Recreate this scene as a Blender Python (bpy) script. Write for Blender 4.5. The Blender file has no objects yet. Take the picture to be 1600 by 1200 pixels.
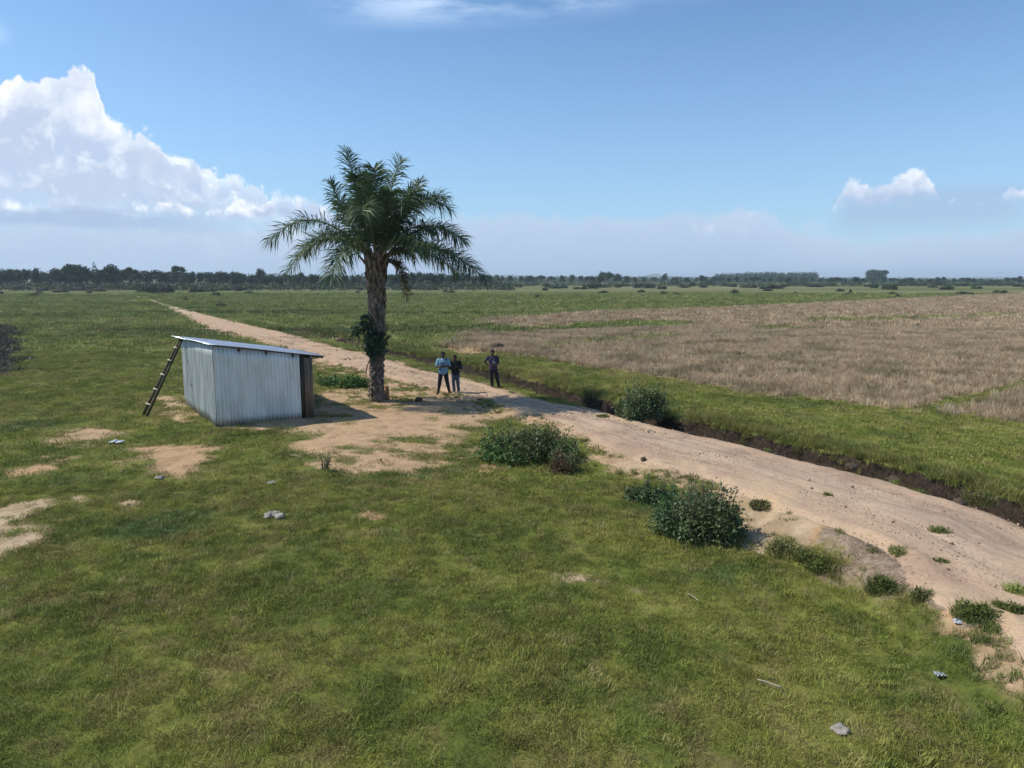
import bpy, math, random
import numpy as np
from mathutils import Vector, Matrix, noise as mnoise

random.seed(7); RNG = np.random.default_rng(11)
scene = bpy.context.scene
COL = scene.collection
R = math.radians

# ------------------------------------------------------------------ camera
CAMH, F, PITCH = 5.0, 1109.0, math.atan(166 / 1109.0)      # F in pixels of the 1600 px wide photo
cam_d = bpy.data.cameras.new('camera'); cam = bpy.data.objects.new('camera', cam_d); COL.objects.link(cam)
cam.location = (0, 0, CAMH); cam.rotation_euler = (math.pi / 2 - PITCH, 0, 0)
cam_d.sensor_width = 36.0; cam_d.lens = 36.0 * F / 1600.0
cam_d.clip_start = 0.1; cam_d.clip_end = 20000
scene.camera = cam
_f = np.array([0, math.cos(PITCH), -math.sin(PITCH)]); _u = np.array([0, math.sin(PITCH), math.cos(PITCH)])
def ray(px, py): return _f + np.array([(px - 800) / F, 0, 0]) + _u * ((600 - py) / F)
def G(px, py, z=0.0):
    d = ray(px, py); t = (z - CAMH) / d[2]; return np.array([d[0] * t, d[1] * t, z])
def P(px, py, Y):
    d = ray(px, py); t = Y / d[1]; return np.array([d[0] * t, Y, CAMH + d[2] * t])
def azel(px, py):
    d = ray(px, py); d = d / np.linalg.norm(d); return math.atan2(d[0], d[1]), math.asin(d[2])

# ------------------------------------------------------------------ sun, exposure
SUN_EL = R(50); SUN_TRAVEL_AZ = R(-5)                        # light travels towards +X and slightly to the camera
trav = Vector((math.cos(SUN_EL) * math.cos(SUN_TRAVEL_AZ), math.cos(SUN_EL) * math.sin(SUN_TRAVEL_AZ), -math.sin(SUN_EL)))
sun_d = bpy.data.lights.new('sun', 'SUN'); sun = bpy.data.objects.new('sun', sun_d); COL.objects.link(sun)
sun_d.energy = 3.3; sun_d.angle = R(0.5); sun_d.color = (1.0, 0.95, 0.87)
sun.rotation_euler = trav.to_track_quat('-Z', 'Y').to_euler(); sun.location = (-30, 0, 40)
scene.view_settings.view_transform = 'Standard'; scene.view_settings.look = 'None'
scene.view_settings.exposure = 0.5; scene.view_settings.gamma = 1.0
scene.render.engine = 'CYCLES'
scene.cycles.max_bounces = 6; scene.cycles.diffuse_bounces = 3; scene.cycles.glossy_bounces = 2
scene.cycles.transmission_bounces = 3; scene.cycles.volume_bounces = 1; scene.cycles.transparent_max_bounces = 6
scene.cycles.use_denoising = True

# ------------------------------------------------------------------ node helper
class NT:
    def __init__(s, tree): s.t = tree; s.n = tree.nodes; s.l = tree.links
    def node(s, typ, **kw):
        nd = s.n.new(typ)
        for k, v in kw.items(): setattr(nd, k, v)
        return nd
    def put(s, sock, v):
        if v is None: return
        if hasattr(v, 'is_linked') or isinstance(v, bpy.types.NodeSocket): s.l.new(v, sock)
        else:
            if sock.type == 'RGBA' and len(v) == 3: v = (*v, 1)
            sock.default_value = v
    def math(s, op, a, b=None, c=None, clamp=False):
        nd = s.node('ShaderNodeMath', operation=op, use_clamp=clamp)
        s.put(nd.inputs[0], a); s.put(nd.inputs[1], b)
        if c is not None: s.put(nd.inputs[2], c)
        return nd.outputs[0]
    def vmath(s, op, a, b=None, scale=None):
        nd = s.node('ShaderNodeVectorMath', operation=op); s.put(nd.inputs[0], a)
        if b is not None: s.put(nd.inputs[1], b)
        if scale is not None: s.put(nd.inputs['Scale'], scale)
        return nd.outputs['Value'] if op in ('LENGTH', 'DOT_PRODUCT') else nd.outputs[0]
    def mix(s, f, a, b, blend='MIX'):
        nd = s.node('ShaderNodeMix', data_type='RGBA', blend_type=blend, clamp_factor=True)
        s.put(nd.inputs[0], f); s.put(nd.inputs[6], a); s.put(nd.inputs[7], b); return nd.outputs[2]
    def noise(s, vec, scale, detail=3, rough=0.55, dist=0.0, out=0):
        nd = s.node('ShaderNodeTexNoise'); s.put(nd.inputs['Vector'], vec); nd.inputs['Scale'].default_value = scale
        nd.inputs['Detail'].default_value = detail; nd.inputs['Roughness'].default_value = rough
        nd.inputs['Distortion'].default_value = dist; return nd.outputs[out]
    def step(s, v, a, b, smooth=True):
        nd = s.node('ShaderNodeMapRange', interpolation_type='SMOOTHSTEP' if smooth else 'LINEAR'); nd.clamp = True
        s.put(nd.inputs[0], v); s.put(nd.inputs[1], a); s.put(nd.inputs[2], b); return nd.outputs[0]
    def ramp(s, v, stops):
        nd = s.node('ShaderNodeValToRGB'); s.put(nd.inputs[0], v); e = nd.color_ramp.elements
        while len(e) < len(stops): e.new(0.5)
        for k, (p, c) in enumerate(stops): e[k].position = p; e[k].color = (*c, 1)
        return nd.outputs[0]
    def attr(s, name, typ='GEOMETRY'):
        nd = s.node('ShaderNodeAttribute'); nd.attribute_type = typ; nd.attribute_name = name; return nd.outputs['Fac']
    def pos(s): return s.node('ShaderNodeNewGeometry').outputs['Position']
    def obj(s): return s.node('ShaderNodeTexCoord').outputs['Object']
    def scalev(s, v, sc):
        return s.vmath('MULTIPLY', v, sc)
    def xyz(s, v):
        nd = s.node('ShaderNodeSeparateXYZ'); s.put(nd.inputs[0], v); return nd.outputs
    def comb(s, x, y, z=0.0):
        nd = s.node('ShaderNodeCombineXYZ'); s.put(nd.inputs[0], x); s.put(nd.inputs[1], y); s.put(nd.inputs[2], z); return nd.outputs[0]
    def bump(s, h, strength=0.5, dist=0.05):
        nd = s.node('ShaderNodeBump'); nd.inputs['Strength'].default_value = strength; nd.inputs['Distance'].default_value = dist
        s.put(nd.inputs['Height'], h); return nd.outputs[0]

def new_mat(name):
    m = bpy.data.materials.new(name); m.use_nodes = True; nt = NT(m.node_tree); nt.n.clear(); return m, nt
def finish(nt, col, rough=0.8, metal=0.0, normal=None, spec=0.3, transl=None):
    b = nt.node('ShaderNodeBsdfPrincipled'); o = nt.node('ShaderNodeOutputMaterial')
    nt.put(b.inputs['Base Color'], col); nt.put(b.inputs['Roughness'], rough); nt.put(b.inputs['Metallic'], metal)
    b.inputs['Specular IOR Level'].default_value = spec
    if normal is not None: nt.put(b.inputs['Normal'], normal)
    sh = b.outputs[0]
    if transl:
        t = nt.node('ShaderNodeBsdfTranslucent'); nt.put(t.inputs[0], col)
        mx = nt.node('ShaderNodeMixShader'); mx.inputs[0].default_value = transl
        nt.l.new(sh, mx.inputs[1]); nt.l.new(t.outputs[0], mx.inputs[2]); sh = mx.outputs[0]
    nt.l.new(sh, o.inputs[0])
def simple(name, c1, c2, scale=3.0, rough=0.8, metal=0.0, bump=0.0, transl=None, spec=0.3, stretch=(1, 1, 1), detail=4, rnd=0.0):
    m, nt = new_mat(name); v = nt.scalev(nt.obj(), stretch)
    n = nt.noise(v, scale, detail, 0.6)
    c = nt.mix(nt.step(n, 0.3, 0.7), c1, c2)
    if rnd:
        oi = nt.node('ShaderNodeObjectInfo').outputs['Random']
        k = nt.math('ADD', nt.math('MULTIPLY', oi, 2 * rnd), 1 - rnd)
        c = nt.vmath('SCALE', c, scale=k)
    finish(nt, c, rough, metal, nt.bump(n, bump, 0.02) if bump else None, spec, transl)
    return m

# ------------------------------------------------------------------ world: sky with clouds
def build_world():
    w = bpy.data.worlds.new('World'); scene.world = w; w.use_nodes = True
    nt = NT(w.node_tree); nt.n.clear()
    sky = nt.node('ShaderNodeTexSky', sky_type='NISHITA'); sky.sun_disc = False
    sky.sun_elevation = SUN_EL; sky.sun_rotation = math.atan2(-trav.x, -trav.y)
    sky.altitude = 300; sky.air_density = 1.0; sky.dust_density = 0.5; sky.ozone_density = 2.0
    K = 10.0                                                  # clouds are given in picture units, the Background works at 0.1
    d = nt.node('ShaderNodeTexCoord').outputs['Generated']
    X, Y, Z = nt.xyz(d)
    az = nt.math('ARCTAN2', X, Y); el = nt.math('ARCSINE', Z)
    P2 = nt.comb(az, el, 0.0)
    base = nt.mix(1.0, sky.outputs[0], SKY_TINT, 'MULTIPLY')
    hz = nt.step(el, R(21), R(-3))                            # hazy lower sky
    base = nt.mix(nt.math('MULTIPLY', hz, 0.6), base, tuple(K * x for x in (0.27, 0.41, 0.62)))
    A0, A1, E1 = -0.70, 0.70, 0.50
    win = nt.math('MULTIPLY', nt.step(az, -0.95, -0.75), nt.step(az, 0.95, 0.75))
    def noise2(vec, scale, detail, rough, out=0):
        nd = nt.node('ShaderNodeTexNoise', noise_dimensions='2D'); nt.put(nd.inputs['Vector'], vec); nd.inputs['Scale'].default_value = scale
        nd.inputs['Detail'].default_value = detail; nd.inputs['Roughness'].default_value = rough; return nd.outputs[out]
    def curve(pts):
        nd = nt.node('ShaderNodeFloatCurve'); cv = nd.mapping.curves[0]
        q = []
        for px, py in pts:
            a, e = azel(px, py); q.append(((a - A0) / (A1 - A0), max(0, e / E1)))
        q.sort()
        cv.points[0].location = (0.0, float(np.interp(0, *zip(*q)))); cv.points[1].location = (1.0, float(np.interp(1, *zip(*q))))
        for x, y in q:
            if 0.001 < x < 0.999: cv.points.new(x, y)
        for p_ in cv.points: p_.handle_type = 'VECTOR'
        nd.mapping.update(); return nd
    def layer(col, pts, seed, warp, edge, depth, top_c, low_c, dens=1.0, base_el=None, base_soft=0.03, sc=9.0, shade=0.7, rim=0.5):
        off = nt.vmath('ADD', P2, (seed * 3.7, seed * 1.9, 0))
        wv = nt.vmath('SUBTRACT', noise2(off, sc, 4, 0.55, 1), (0.5, 0.5, 0.5))
        q = nt.vmath('ADD', P2, nt.vmath('MULTIPLY', wv, (warp * 0.6, warp, 0)))
        # cauliflower billows at two sizes
        def bil(scale, det):
            vo = nt.node('ShaderNodeTexVoronoi', feature='F1', voronoi_dimensions='2D'); nt.put(vo.inputs['Vector'], nt.vmath('ADD', q, (seed, seed, 0)))
            vo.inputs['Scale'].default_value = scale; vo.inputs['Detail'].default_value = det; vo.inputs['Roughness'].default_value = 0.55
            return nt.math('SUBTRACT', 0.5, vo.outputs['Distance'])
        b1 = bil(sc * 3.4, 2.0)
        qx, qy, _ = nt.xyz(q)
        fc = curve(pts); nt.put(fc.inputs['Value'], nt.math('DIVIDE', nt.math('SUBTRACT', qx, A0), A1 - A0))
        dd = nt.math('SUBTRACT', nt.math('MULTIPLY', fc.outputs[0], E1), qy)
        dd = nt.math('ADD', dd, nt.math('MULTIPLY', b1, warp * 0.42))
        fine = noise2(nt.vmath('ADD', q, (seed, 0, 0)), sc * 9, 4, 0.6)
        dd = nt.math('ADD', dd, nt.math('MULTIPLY_ADD', fine, warp * 0.30, -warp * 0.15))
        a = nt.step(dd, 0.0, edge)
        # billows catch the sun from the upper left
        o2 = nt.vmath('ADD', q, (-0.012, 0.018, 0.0))
        def dn(v): return noise2(nt.vmath('ADD', v, (seed * 2, seed, 0)), sc * 1.7, 5, 0.55)
        sh = nt.math('SUBTRACT', dn(q), dn(o2))
        lit = nt.math('ADD', nt.math('MULTIPLY_ADD', sh, 2.4, 0.36), nt.math('MULTIPLY', b1, 0.55), clamp=True)
        dp = nt.math('POWER', nt.step(dd, 0.0, depth, False), 0.6)
        k = nt.math('SUBTRACT', nt.math('MULTIPLY_ADD', lit, shade, 1.08 - shade * 0.5), nt.math('MULTIPLY', dp, 0.92), clamp=True)
        c = nt.mix(k, tuple(K * x for x in low_c), tuple(K * x for x in top_c))
        a = nt.math('MULTIPLY', nt.math('MULTIPLY', a, dens), win)
        if base_el is not None:
            a = nt.math('MULTIPLY', a, nt.step(nt.math('ADD', qy, nt.math('MULTIPLY', b1, 0.01)), base_el - base_soft, base_el + base_soft))
        return nt.mix(a, col, c)
    W = (0.80, 0.82, 0.85); LIL = (0.40, 0.47, 0.61); LIL2 = (0.35, 0.43, 0.58)
    e = lambda y: azel(800, y)[1]
    c = base
    # broad pale veil over the horizon
    c = layer(c, [(-300, 330), (0, 330), (400, 345), (560, 335), (700, 332), (800, 327), (900, 324), (1060, 322), (1160, 318), (1205, 330), (1240, 350), (1330, 362), (1600, 345), (1900, 340)],
              1.0, 0.030, 0.016, 0.085, (0.405, 0.495, 0.625), (0.300, 0.400, 0.555), 0.9, sc=5, shade=0.12)
    # pale heap right of centre and the right-hand heaps
    c = layer(c, [(1060, 440), (1080, 350), (1110, 338), (1150, 322), (1185, 328), (1215, 334), (1245, 440)], 2.3, 0.026, 0.012, 0.045, (0.50, 0.57, 0.69), (0.36, 0.44, 0.59), 0.7, e(368), 0.012, sc=16, shade=0.6)
    c = layer(c, [(1230, 440), (1250, 346), (1275, 338), (1292, 350), (1315, 440)], 2.9, 0.024, 0.012, 0.04, (0.46, 0.54, 0.67), (0.36, 0.44, 0.59), 0.6, e(372), 0.012, sc=16, shade=0.6)
    c = layer(c, [(1230, 440), (1298, 335), (1314, 290), (1325, 276), (1345, 272), (1362, 280), (1392, 282), (1402, 268), (1425, 258), (1448, 266), (1462, 290), (1480, 335), (1520, 440)], 3.1, 0.020, 0.010, 0.050, (0.74, 0.77, 0.82), (0.40, 0.475, 0.615), 0.94, e(330), 0.012, sc=17, shade=0.8)
    sm_ = nt.math('MULTIPLY', nt.math('MULTIPLY', nt.step(el, e(385), e(345)), nt.step(el, e(300), e(325))), nt.math('MULTIPLY', nt.step(az, azel(1285, 340)[0], azel(1340, 340)[0]), nt.step(az, azel(1640, 340)[0], azel(1560, 340)[0])))
    c = nt.mix(nt.math('MULTIPLY', sm_, 0.6), c, tuple(K * x for x in (0.285, 0.385, 0.55)))
    c = layer(c, [(1462, 440), (1478, 308), (1500, 304), (1520, 302), (1534, 312), (1550, 440)], 4.1, 0.016, 0.006, 0.03, (0.62, 0.67, 0.76), (0.38, 0.46, 0.61), 0.9, e(332), 0.006, sc=18, shade=0.8)
    c = layer(c, [(1535, 440), (1552, 306), (1580, 288), (1605, 284), (1640, 286), (1700, 316), (1760, 440)], 5.1, 0.022, 0.007, 0.05, (0.62, 0.67, 0.76), (0.38, 0.46, 0.61), 0.92, e(330), 0.008, sc=15, shade=0.8)
    # the great heap on the left: back tower, shoulders, low front row
    c = layer(c, [(-400, 150), (-120, 120), (0, 114), (60, 112), (84, 110), (105, 106), (128, 108), (148, 112), (156, 140), (158, 160), (156, 178), (175, 180), (195, 192), (232, 202), (250, 210), (264, 230), (300, 230), (318, 246),
              (345, 266), (400, 264), (418, 280), (440, 322), (470, 355), (500, 440)], 6.7, 0.040, 0.009, 0.070, W, LIL, 0.98, e(335), 0.10, sc=11, shade=0.8)
    c = layer(c, [(-300, 220), (-60, 170), (0, 165), (30, 150), (60, 140), (75, 170), (90, 230), (112, 206), (136, 214), (150, 240), (190, 218), (215, 206), (250, 214), (268, 236), (305, 238), (322, 266), (345, 275), (400, 440)],
              7.9, 0.045, 0.016, 0.024, (0.80, 0.82, 0.85), LIL, 0.75, e(320), 0.05, sc=13, shade=1.1)
    c = layer(c, [(-300, 262), (-60, 250), (0, 272), (50, 266), (75, 236), (108, 244), (135, 262), (165, 246), (190, 250), (215, 268), (240, 262), (275, 276), (310, 282), (330, 300), (380, 310), (430, 440)],
              9.4, 0.036, 0.018, 0.022, (0.76, 0.79, 0.83), LIL, 0.75, e(335), 0.02, sc=16, shade=1.1)
    c = layer(c, [(-300, 300), (-40, 300), (20, 296), (60, 304), (100, 300), (150, 310), (190, 326), (240, 304), (265, 292), (290, 312), (310, 328), (345, 314), (372, 290), (392, 300), (420, 296), (455, 298), (490, 304),
              (530, 312), (575, 322), (630, 340), (680, 440)], 8.3, 0.032, 0.014, 0.046, (0.80, 0.82, 0.85), LIL2, 0.92, e(350), 0.010, sc=15, shade=1.0)
    # grey flat bases under the front row
    bn = noise2(nt.scalev(P2, (4.0, 16.0, 1.0)), 2.0, 5, 0.55); eb = nt.math('ADD', el, nt.math('MULTIPLY_ADD', bn, 0.03, -0.015))
    bb = nt.math('MULTIPLY', nt.math('MULTIPLY', nt.step(eb, e(374), e(360)), nt.step(eb, e(336), e(348))), nt.step(az, azel(430, 350)[0], azel(200, 350)[0]))
    c = nt.mix(nt.math('MULTIPLY', nt.math('MULTIPLY', bb, 0.75), win), c, tuple(K * x for x in (0.295, 0.385, 0.545)))
    # thin wisps high up
    st = noise2(nt.scalev(nt.vmath('ADD', P2, (0.3, 0.0, 0.0)), (2.2, 11.0, 1.0)), 2.2, 6, 0.6)
    ex = nt.math('SUBTRACT', el, nt.math('MULTIPLY_ADD', az, 0.06, azel(800, 8)[1]))
    band = nt.math('MULTIPLY', nt.step(ex, -0.030, 0.012), nt.step(ex, 0.075, 0.02))
    band = nt.math('MULTIPLY', band, nt.math('MULTIPLY', nt.step(az, -0.30, -0.12), nt.step(az, 0.38, 0.08)))
    c = nt.mix(nt.math('MULTIPLY', nt.math('MULTIPLY', band, nt.step(st, 0.30, 0.66)), 0.6), c, tuple(K * x for x in (0.62, 0.74, 0.90)))
    ex2 = nt.math('SUBTRACT', el, azel(10, 52)[1]); b2 = nt.math('MULTIPLY', nt.math('MULTIPLY', nt.step(ex2, -0.02, 0.0), nt.step(ex2, 0.02, 0.0)), nt.step(az, -0.58, -0.63))
    c = nt.mix(nt.math('MULTIPLY', b2, nt.step(st, 0.25, 0.55)), c, tuple(K * x for x in (0.60, 0.73, 0.90)))
    bgc = nt.node('ShaderNodeBackground'); nt.put(bgc.inputs[0], c); bgc.inputs[1].default_value = 0.1
    bgs = nt.node('ShaderNodeBackground'); nt.put(bgs.inputs[0], base); bgs.inputs[1].default_value = 0.1
    # the cloudy quarter of the sky (low, ahead); elsewhere the sky is clear
    inside = nt.math('MULTIPLY', nt.math('MULTIPLY', nt.math('LESS_THAN', nt.math('ABSOLUTE', az), 0.95), nt.math('LESS_THAN', el, 0.52)), nt.math('GREATER_THAN', el, -0.03))
    mx = nt.node('ShaderNodeMixShader'); nt.l.new(inside, mx.inputs[0]); nt.l.new(bgs.outputs[0], mx.inputs[1]); nt.l.new(bgc.outputs[0], mx.inputs[2])
    o = nt.node('ShaderNodeOutputWorld'); nt.l.new(mx.outputs[0], o.inputs[0])
    w.cycles.sampling_method = 'MANUAL'; w.cycles.sample_map_resolution = 256
SKY_TINT = (0.80, 0.985, 1.10)
build_world()

# ------------------------------------------------------------------ mesh helpers
def make_mesh(name, V, tris=None, quads=None, mats=(), tri_m=None, quad_m=None, smooth=False):
    me = bpy.data.meshes.new(name); V = np.asarray(V, dtype=np.float32).reshape(-1, 3)
    tris = np.zeros((0, 3), np.int32) if tris is None else np.asarray(tris, np.int32).reshape(-1, 3)
    quads = np.zeros((0, 4), np.int32) if quads is None else np.asarray(quads, np.int32).reshape(-1, 4)
    me.vertices.add(len(V)); me.vertices.foreach_set('co', V.ravel())
    nl = tris.size + quads.size; me.loops.add(nl); me.loops.foreach_set('vertex_index', np.concatenate([tris.ravel(), quads.ravel()]))
    nf = len(tris) + len(quads); me.polygons.add(nf)
    st = np.concatenate([np.arange(len(tris)) * 3, tris.size + np.arange(len(quads)) * 4]).astype(np.int32)
    me.polygons.foreach_set('loop_start', st)
    if tri_m is not None or quad_m is not None:
        mi = np.concatenate([np.zeros(len(tris), np.int32) if tri_m is None else np.asarray(tri_m, np.int32), np.zeros(len(quads), np.int32) if quad_m is None else np.asarray(quad_m, np.int32)])
        me.polygons.foreach_set('material_index', mi)
    if smooth: me.polygons.foreach_set('use_smooth', np.ones(nf, bool))
    for m in mats: me.materials.append(m)
    me.update(calc_edges=True); me.validate(); return me

class MB:
    def __init__(s): s.v = []; s.t = []; s.q = []; s.n = 0
    def add(s, V, tris=None, quads=None):
        V = np.asarray(V, float).reshape(-1, 3); s.v.append(V)
        if tris is not None and len(tris): s.t.append(np.asarray(tris, int).reshape(-1, 3) + s.n)
        if quads is not None and len(quads): s.q.append(np.asarray(quads, int).reshape(-1, 4) + s.n)
        s.n += len(V)
    def mesh(s, name, mats, smooth=False):
        return make_mesh(name, np.concatenate(s.v) if s.v else np.zeros((0, 3)), np.concatenate(s.t) if s.t else None, np.concatenate(s.q) if s.q else None, mats, smooth=smooth)
    def tube(s, pts, rad, seg=8, cap=True):
        pts = np.asarray(pts, float); n = len(pts); rad = np.broadcast_to(np.asarray(rad, float), (n,))
        T = np.gradient(pts, axis=0); T /= np.linalg.norm(T, axis=1)[:, None] + 1e-9
        ref = np.array([0, 0, 1.0]) if abs(T[0][2]) < 0.9 else np.array([1.0, 0, 0])
        a = np.cross(ref, T[0]); a /= np.linalg.norm(a); V = []
        ang = np.arange(seg) * 2 * math.pi / seg
        for k in range(n):
            a = a - T[k] * a.dot(T[k]); a /= np.linalg.norm(a) + 1e-9; b = np.cross(T[k], a)
            V.append(pts[k] + rad[k] * (np.cos(ang)[:, None] * a + np.sin(ang)[:, None] * b))
        V = np.concatenate(V); Q = []
        for k in range(n - 1):
            for j in range(seg):
                j2 = (j + 1) % seg; Q.append((k * seg + j, k * seg + j2, (k + 1) * seg + j2, (k + 1) * seg + j))
        Tt = []
        if cap:
            V = np.concatenate([V, pts[:1], pts[-1:]]); c0 = n * seg; c1 = c0 + 1
            for j in range(seg):
                j2 = (j + 1) % seg; Tt.append((c0, j2, j)); Tt.append((c1, (n - 1) * seg + j, (n - 1) * seg + j2))
        s.add(V, Tt, Q)
    def box(s, c, ex, ey, ez):
        c = np.asarray(c, float); ex, ey, ez = (np.asarray(k, float) for k in (ex, ey, ez)); V = []
        for k in range(8):
            V.append(c + ex * (1 if k & 1 else -1) / 2 + ey * (1 if k & 2 else -1) / 2 + ez * (1 if k & 4 else -1) / 2)
        s.add(V, None, [(0, 2, 3, 1), (4, 5, 7, 6), (0, 1, 5, 4), (2, 6, 7, 3), (0, 4, 6, 2), (1, 3, 7, 5)])
    def rock(s, c, r, seed, sq=0.6, sub=2):
        V, T = ico(3); V = V.copy()
        for k in range(len(V)):
            n = mnoise.noise(Vector(V[k] * 1.7 + seed * 7.13)) * 0.5 + mnoise.noise(Vector(V[k] * 4.3 + seed * 3.7)) * 0.35
            V[k] *= 1 + n
        V[:, 2] *= sq; s.add(V * r + np.asarray(c), T)

_ico = {}
def ico(sub):
    if sub in _ico: return _ico[sub]
    import bmesh
    bm = bmesh.new(); bmesh.ops.create_icosphere(bm, subdivisions=sub, radius=1.0)
    V = np.array([v.co[:] for v in bm.verts]); T = np.array([[v.index for v in f.verts] for f in bm.faces]); bm.free()
    _ico[sub] = (V, T); return _ico[sub]

def link(name, me, parent=None):
    o = bpy.data.objects.new(name, me); COL.objects.link(o)
    if parent is not None: o.parent = parent
    return o
def tag(o, label=None, cat=None, group=None, kind=None):
    if label: o['label'] = label
    if cat: o['category'] = cat
    if group: o['group'] = group
    if kind: o['kind'] = kind
    return o
def thing(name, label, cat, loc=(0, 0, 0), group=None):
    o = bpy.data.objects.new(name, None); COL.objects.link(o); o.location = tuple(loc); o.empty_display_size = 0.2
    return tag(o, label, cat, group)

def sstep(x, a, b):
    t = np.clip((x - a) / (b - a), 0, 1); return t * t * (3 - 2 * t)
# ------------------------------------------------------------------ numpy noise
def _h(ix, iy, seed):
    h = (ix.astype(np.int64) * 374761393 + iy.astype(np.int64) * 668265263 + seed * 1442695041) & 0xffffffff
    h = ((h ^ (h >> 13)) * 1274126177) & 0xffffffff; h = ((h ^ (h >> 15)) * 2246822519) & 0xffffffff
    return ((h ^ (h >> 16)) & 0xffffff) / float(0xffffff)
def vnoise(x, y, seed=0):
    ix = np.floor(x); iy = np.floor(y); fx = x - ix; fy = y - iy
    fx = fx * fx * fx * (fx * (fx * 6 - 15) + 10); fy = fy * fy * fy * (fy * (fy * 6 - 15) + 10)
    a = _h(ix, iy, seed); b = _h(ix + 1, iy, seed); c = _h(ix, iy + 1, seed); d = _h(ix + 1, iy + 1, seed)
    return (a * (1 - fx) + b * fx) * (1 - fy) + (c * (1 - fx) + d * fx) * fy
def fbm(x, y, octs=4, seed=0, gain=0.5):
    s = 0; a = 1; t = 0
    for k in range(octs):
        s = s + a * (vnoise(x * 2 ** k + k * 17.3, y * 2 ** k - k * 9.1, seed + k) - 0.5); t += a; a *= gain
    return s / t * 2                                          # about -1..1

# ------------------------------------------------------------------ lie of the land (road-aligned u, v)
O2 = np.array([8.5, 12.0]); D2 = np.array([-0.55, 0.835]); D2 /= np.linalg.norm(D2); N2 = np.array([D2[1], -D2[0]])
def uv(x, y):
    dx = x - O2[0]; dy = y - O2[1]; return dx * D2[0] + dy * D2[1], dx * N2[0] + dy * N2[1]
def xy(u, v): return O2[0] + u * D2[0] + v * N2[0], O2[1] + u * D2[1] + v * N2[1]
def edge(pts, z):
    q = []
    for k, (px, py) in enumerate(pts):
        zz = z if np.isscalar(z) else np.interp(py, *z); g = G(px, py, zz); q.append(uv(g[0], g[1]))
    q.sort(); return np.array([a for a, b in q]), np.array([b for a, b in q])
LE = edge([(1640, 1052), (1600, 1030), (1540, 985), (1480, 945), (1420, 905), (1360, 868), (1300, 842), (1250, 825), (1190, 800), (1120, 768), (1050, 745), (985, 728), (925, 700), (880, 668), (800, 640), (740, 622),
           (660, 604), (585, 588), (520, 566), (480, 552), (400, 530), (330, 513), (300, 498), (268, 483), (240, 472), (215, 464), (196, 459.5)], ((560, 640, 760, 860, 1000), (0.05, 0.08, 0.15, 0.28, 0.42)))
RE = edge([(1640, 835), (1600, 818), (1500, 776), (1400, 745), (1300, 724), (1200, 706), (1100, 687), (1040, 668), (960, 652), (880, 637), (835, 622), (790, 606), (760, 596), (700, 582), (650, 572), (600, 556), (545, 544), (480, 528), (440, 516),
           (400, 507), (332, 492), (275, 478), (240, 468), (212, 460.5), (203, 458.5)], 0.2)
DE = edge([(1660, 822), (1600, 797), (1500, 766), (1400, 738), (1300, 714), (1150, 678), (1050, 657), (950, 631), (900, 618), (830, 600), (745, 579), (680, 564), (610, 549), (540, 530), (400, 502), (332, 488), (275, 474), (240, 465)], 0.1)
def vL(u): return np.interp(u, *LE)
def vD(u): return np.interp(u, *DE) - 0.12 * (1 - sstep(np.asarray(u, float), 12, 22))
def wn_(u): return np.interp(u, [-10, 5, 20, 60], [0.60, 0.72, 0.80, 0.60])
def vR(u):
    k = sstep(np.asarray(u, float), 13, 20); return np.interp(u, *RE) * k + (vD(u) - 0.12 - wn_(u)) * (1 - k)
def bank(u): return np.interp(u, [-20, -4, 2, 8, 14, 20, 60, 200], [0.46, 0.44, 0.38, 0.26, 0.14, 0.06, 0.05, 0.05])
def height(x, y):
    x = np.asarray(x, float); y = np.asarray(y, float)
    u, v = uv(x, y); near = np.exp(-np.maximum(np.hypot(x, y) - 60, 0) / 80)
    h = near * (fbm(x / 7, y / 7, 3, 3) * 0.10 + fbm(x / 1.3, y / 1.3, 3, 5) * 0.035)
    jit = fbm(u / 1.1, v / 1.1 + 40, 3, 9)
    l = vL(u) + 0.25 * jit; dd = vD(u)
    on = sstep(v, l - 1.25, l + 0.15) * (1 - sstep(v, dd - 0.3, dd + 0.4))
    h = h * (1 - 0.6 * on) + bank(u) * on * (1 - 0.8 * sstep(v, l + 1.5, dd - 0.8)) + 0.16 * sstep(v, dd, dd + 0.6) * near
    # the trench
    fade = sstep(u, -30, -20) * (1 - sstep(u, 60, 95)); dep = np.interp(u, [-10, 5, 25, 45, 90], [0.95, 0.9, 0.8, 0.6, 0.25])
    gap = 0.8 + 0.2 * sstep(fbm(u / 3.0, u * 0 + 3, 2, 21), -0.5, 0.0)
    j2 = 0.09 * fbm(u / 0.7, u * 0 + 7, 3, 23); j3 = 0.22 * fbm(u / 0.9, u * 0 + 17, 3, 29)
    wn = wn_(u)
    t = sstep(v, dd - wn - 0.1 + j3, dd - wn + 0.3 + j3) * (1 - sstep(v, dd + 0.30 + j2, dd + 0.48 + j2))
    rag = 1 + 0.25 * fbm(x / 0.35, y / 0.35, 2, 31)
    bk = sstep(v, l - 1.5, l - 0.9) * (1 - sstep(v, l - 0.1, l + 0.4)) * (u > -16) * (u < 30); h = h + bk * (0.10 * fbm(x / 0.6, y / 0.6, 3, 33) + 0.05 * fbm(x / 0.18, y / 0.18, 2, 35))
    return h - t * dep * fade * gap * rag
def zat(x, y): return float(height(np.array([x]), np.array([y]))[0])
def GZ(px, py):
    g = G(px, py, 0.0)
    for _ in range(4): g = G(px, py, zat(g[0], g[1]))
    return g

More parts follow.
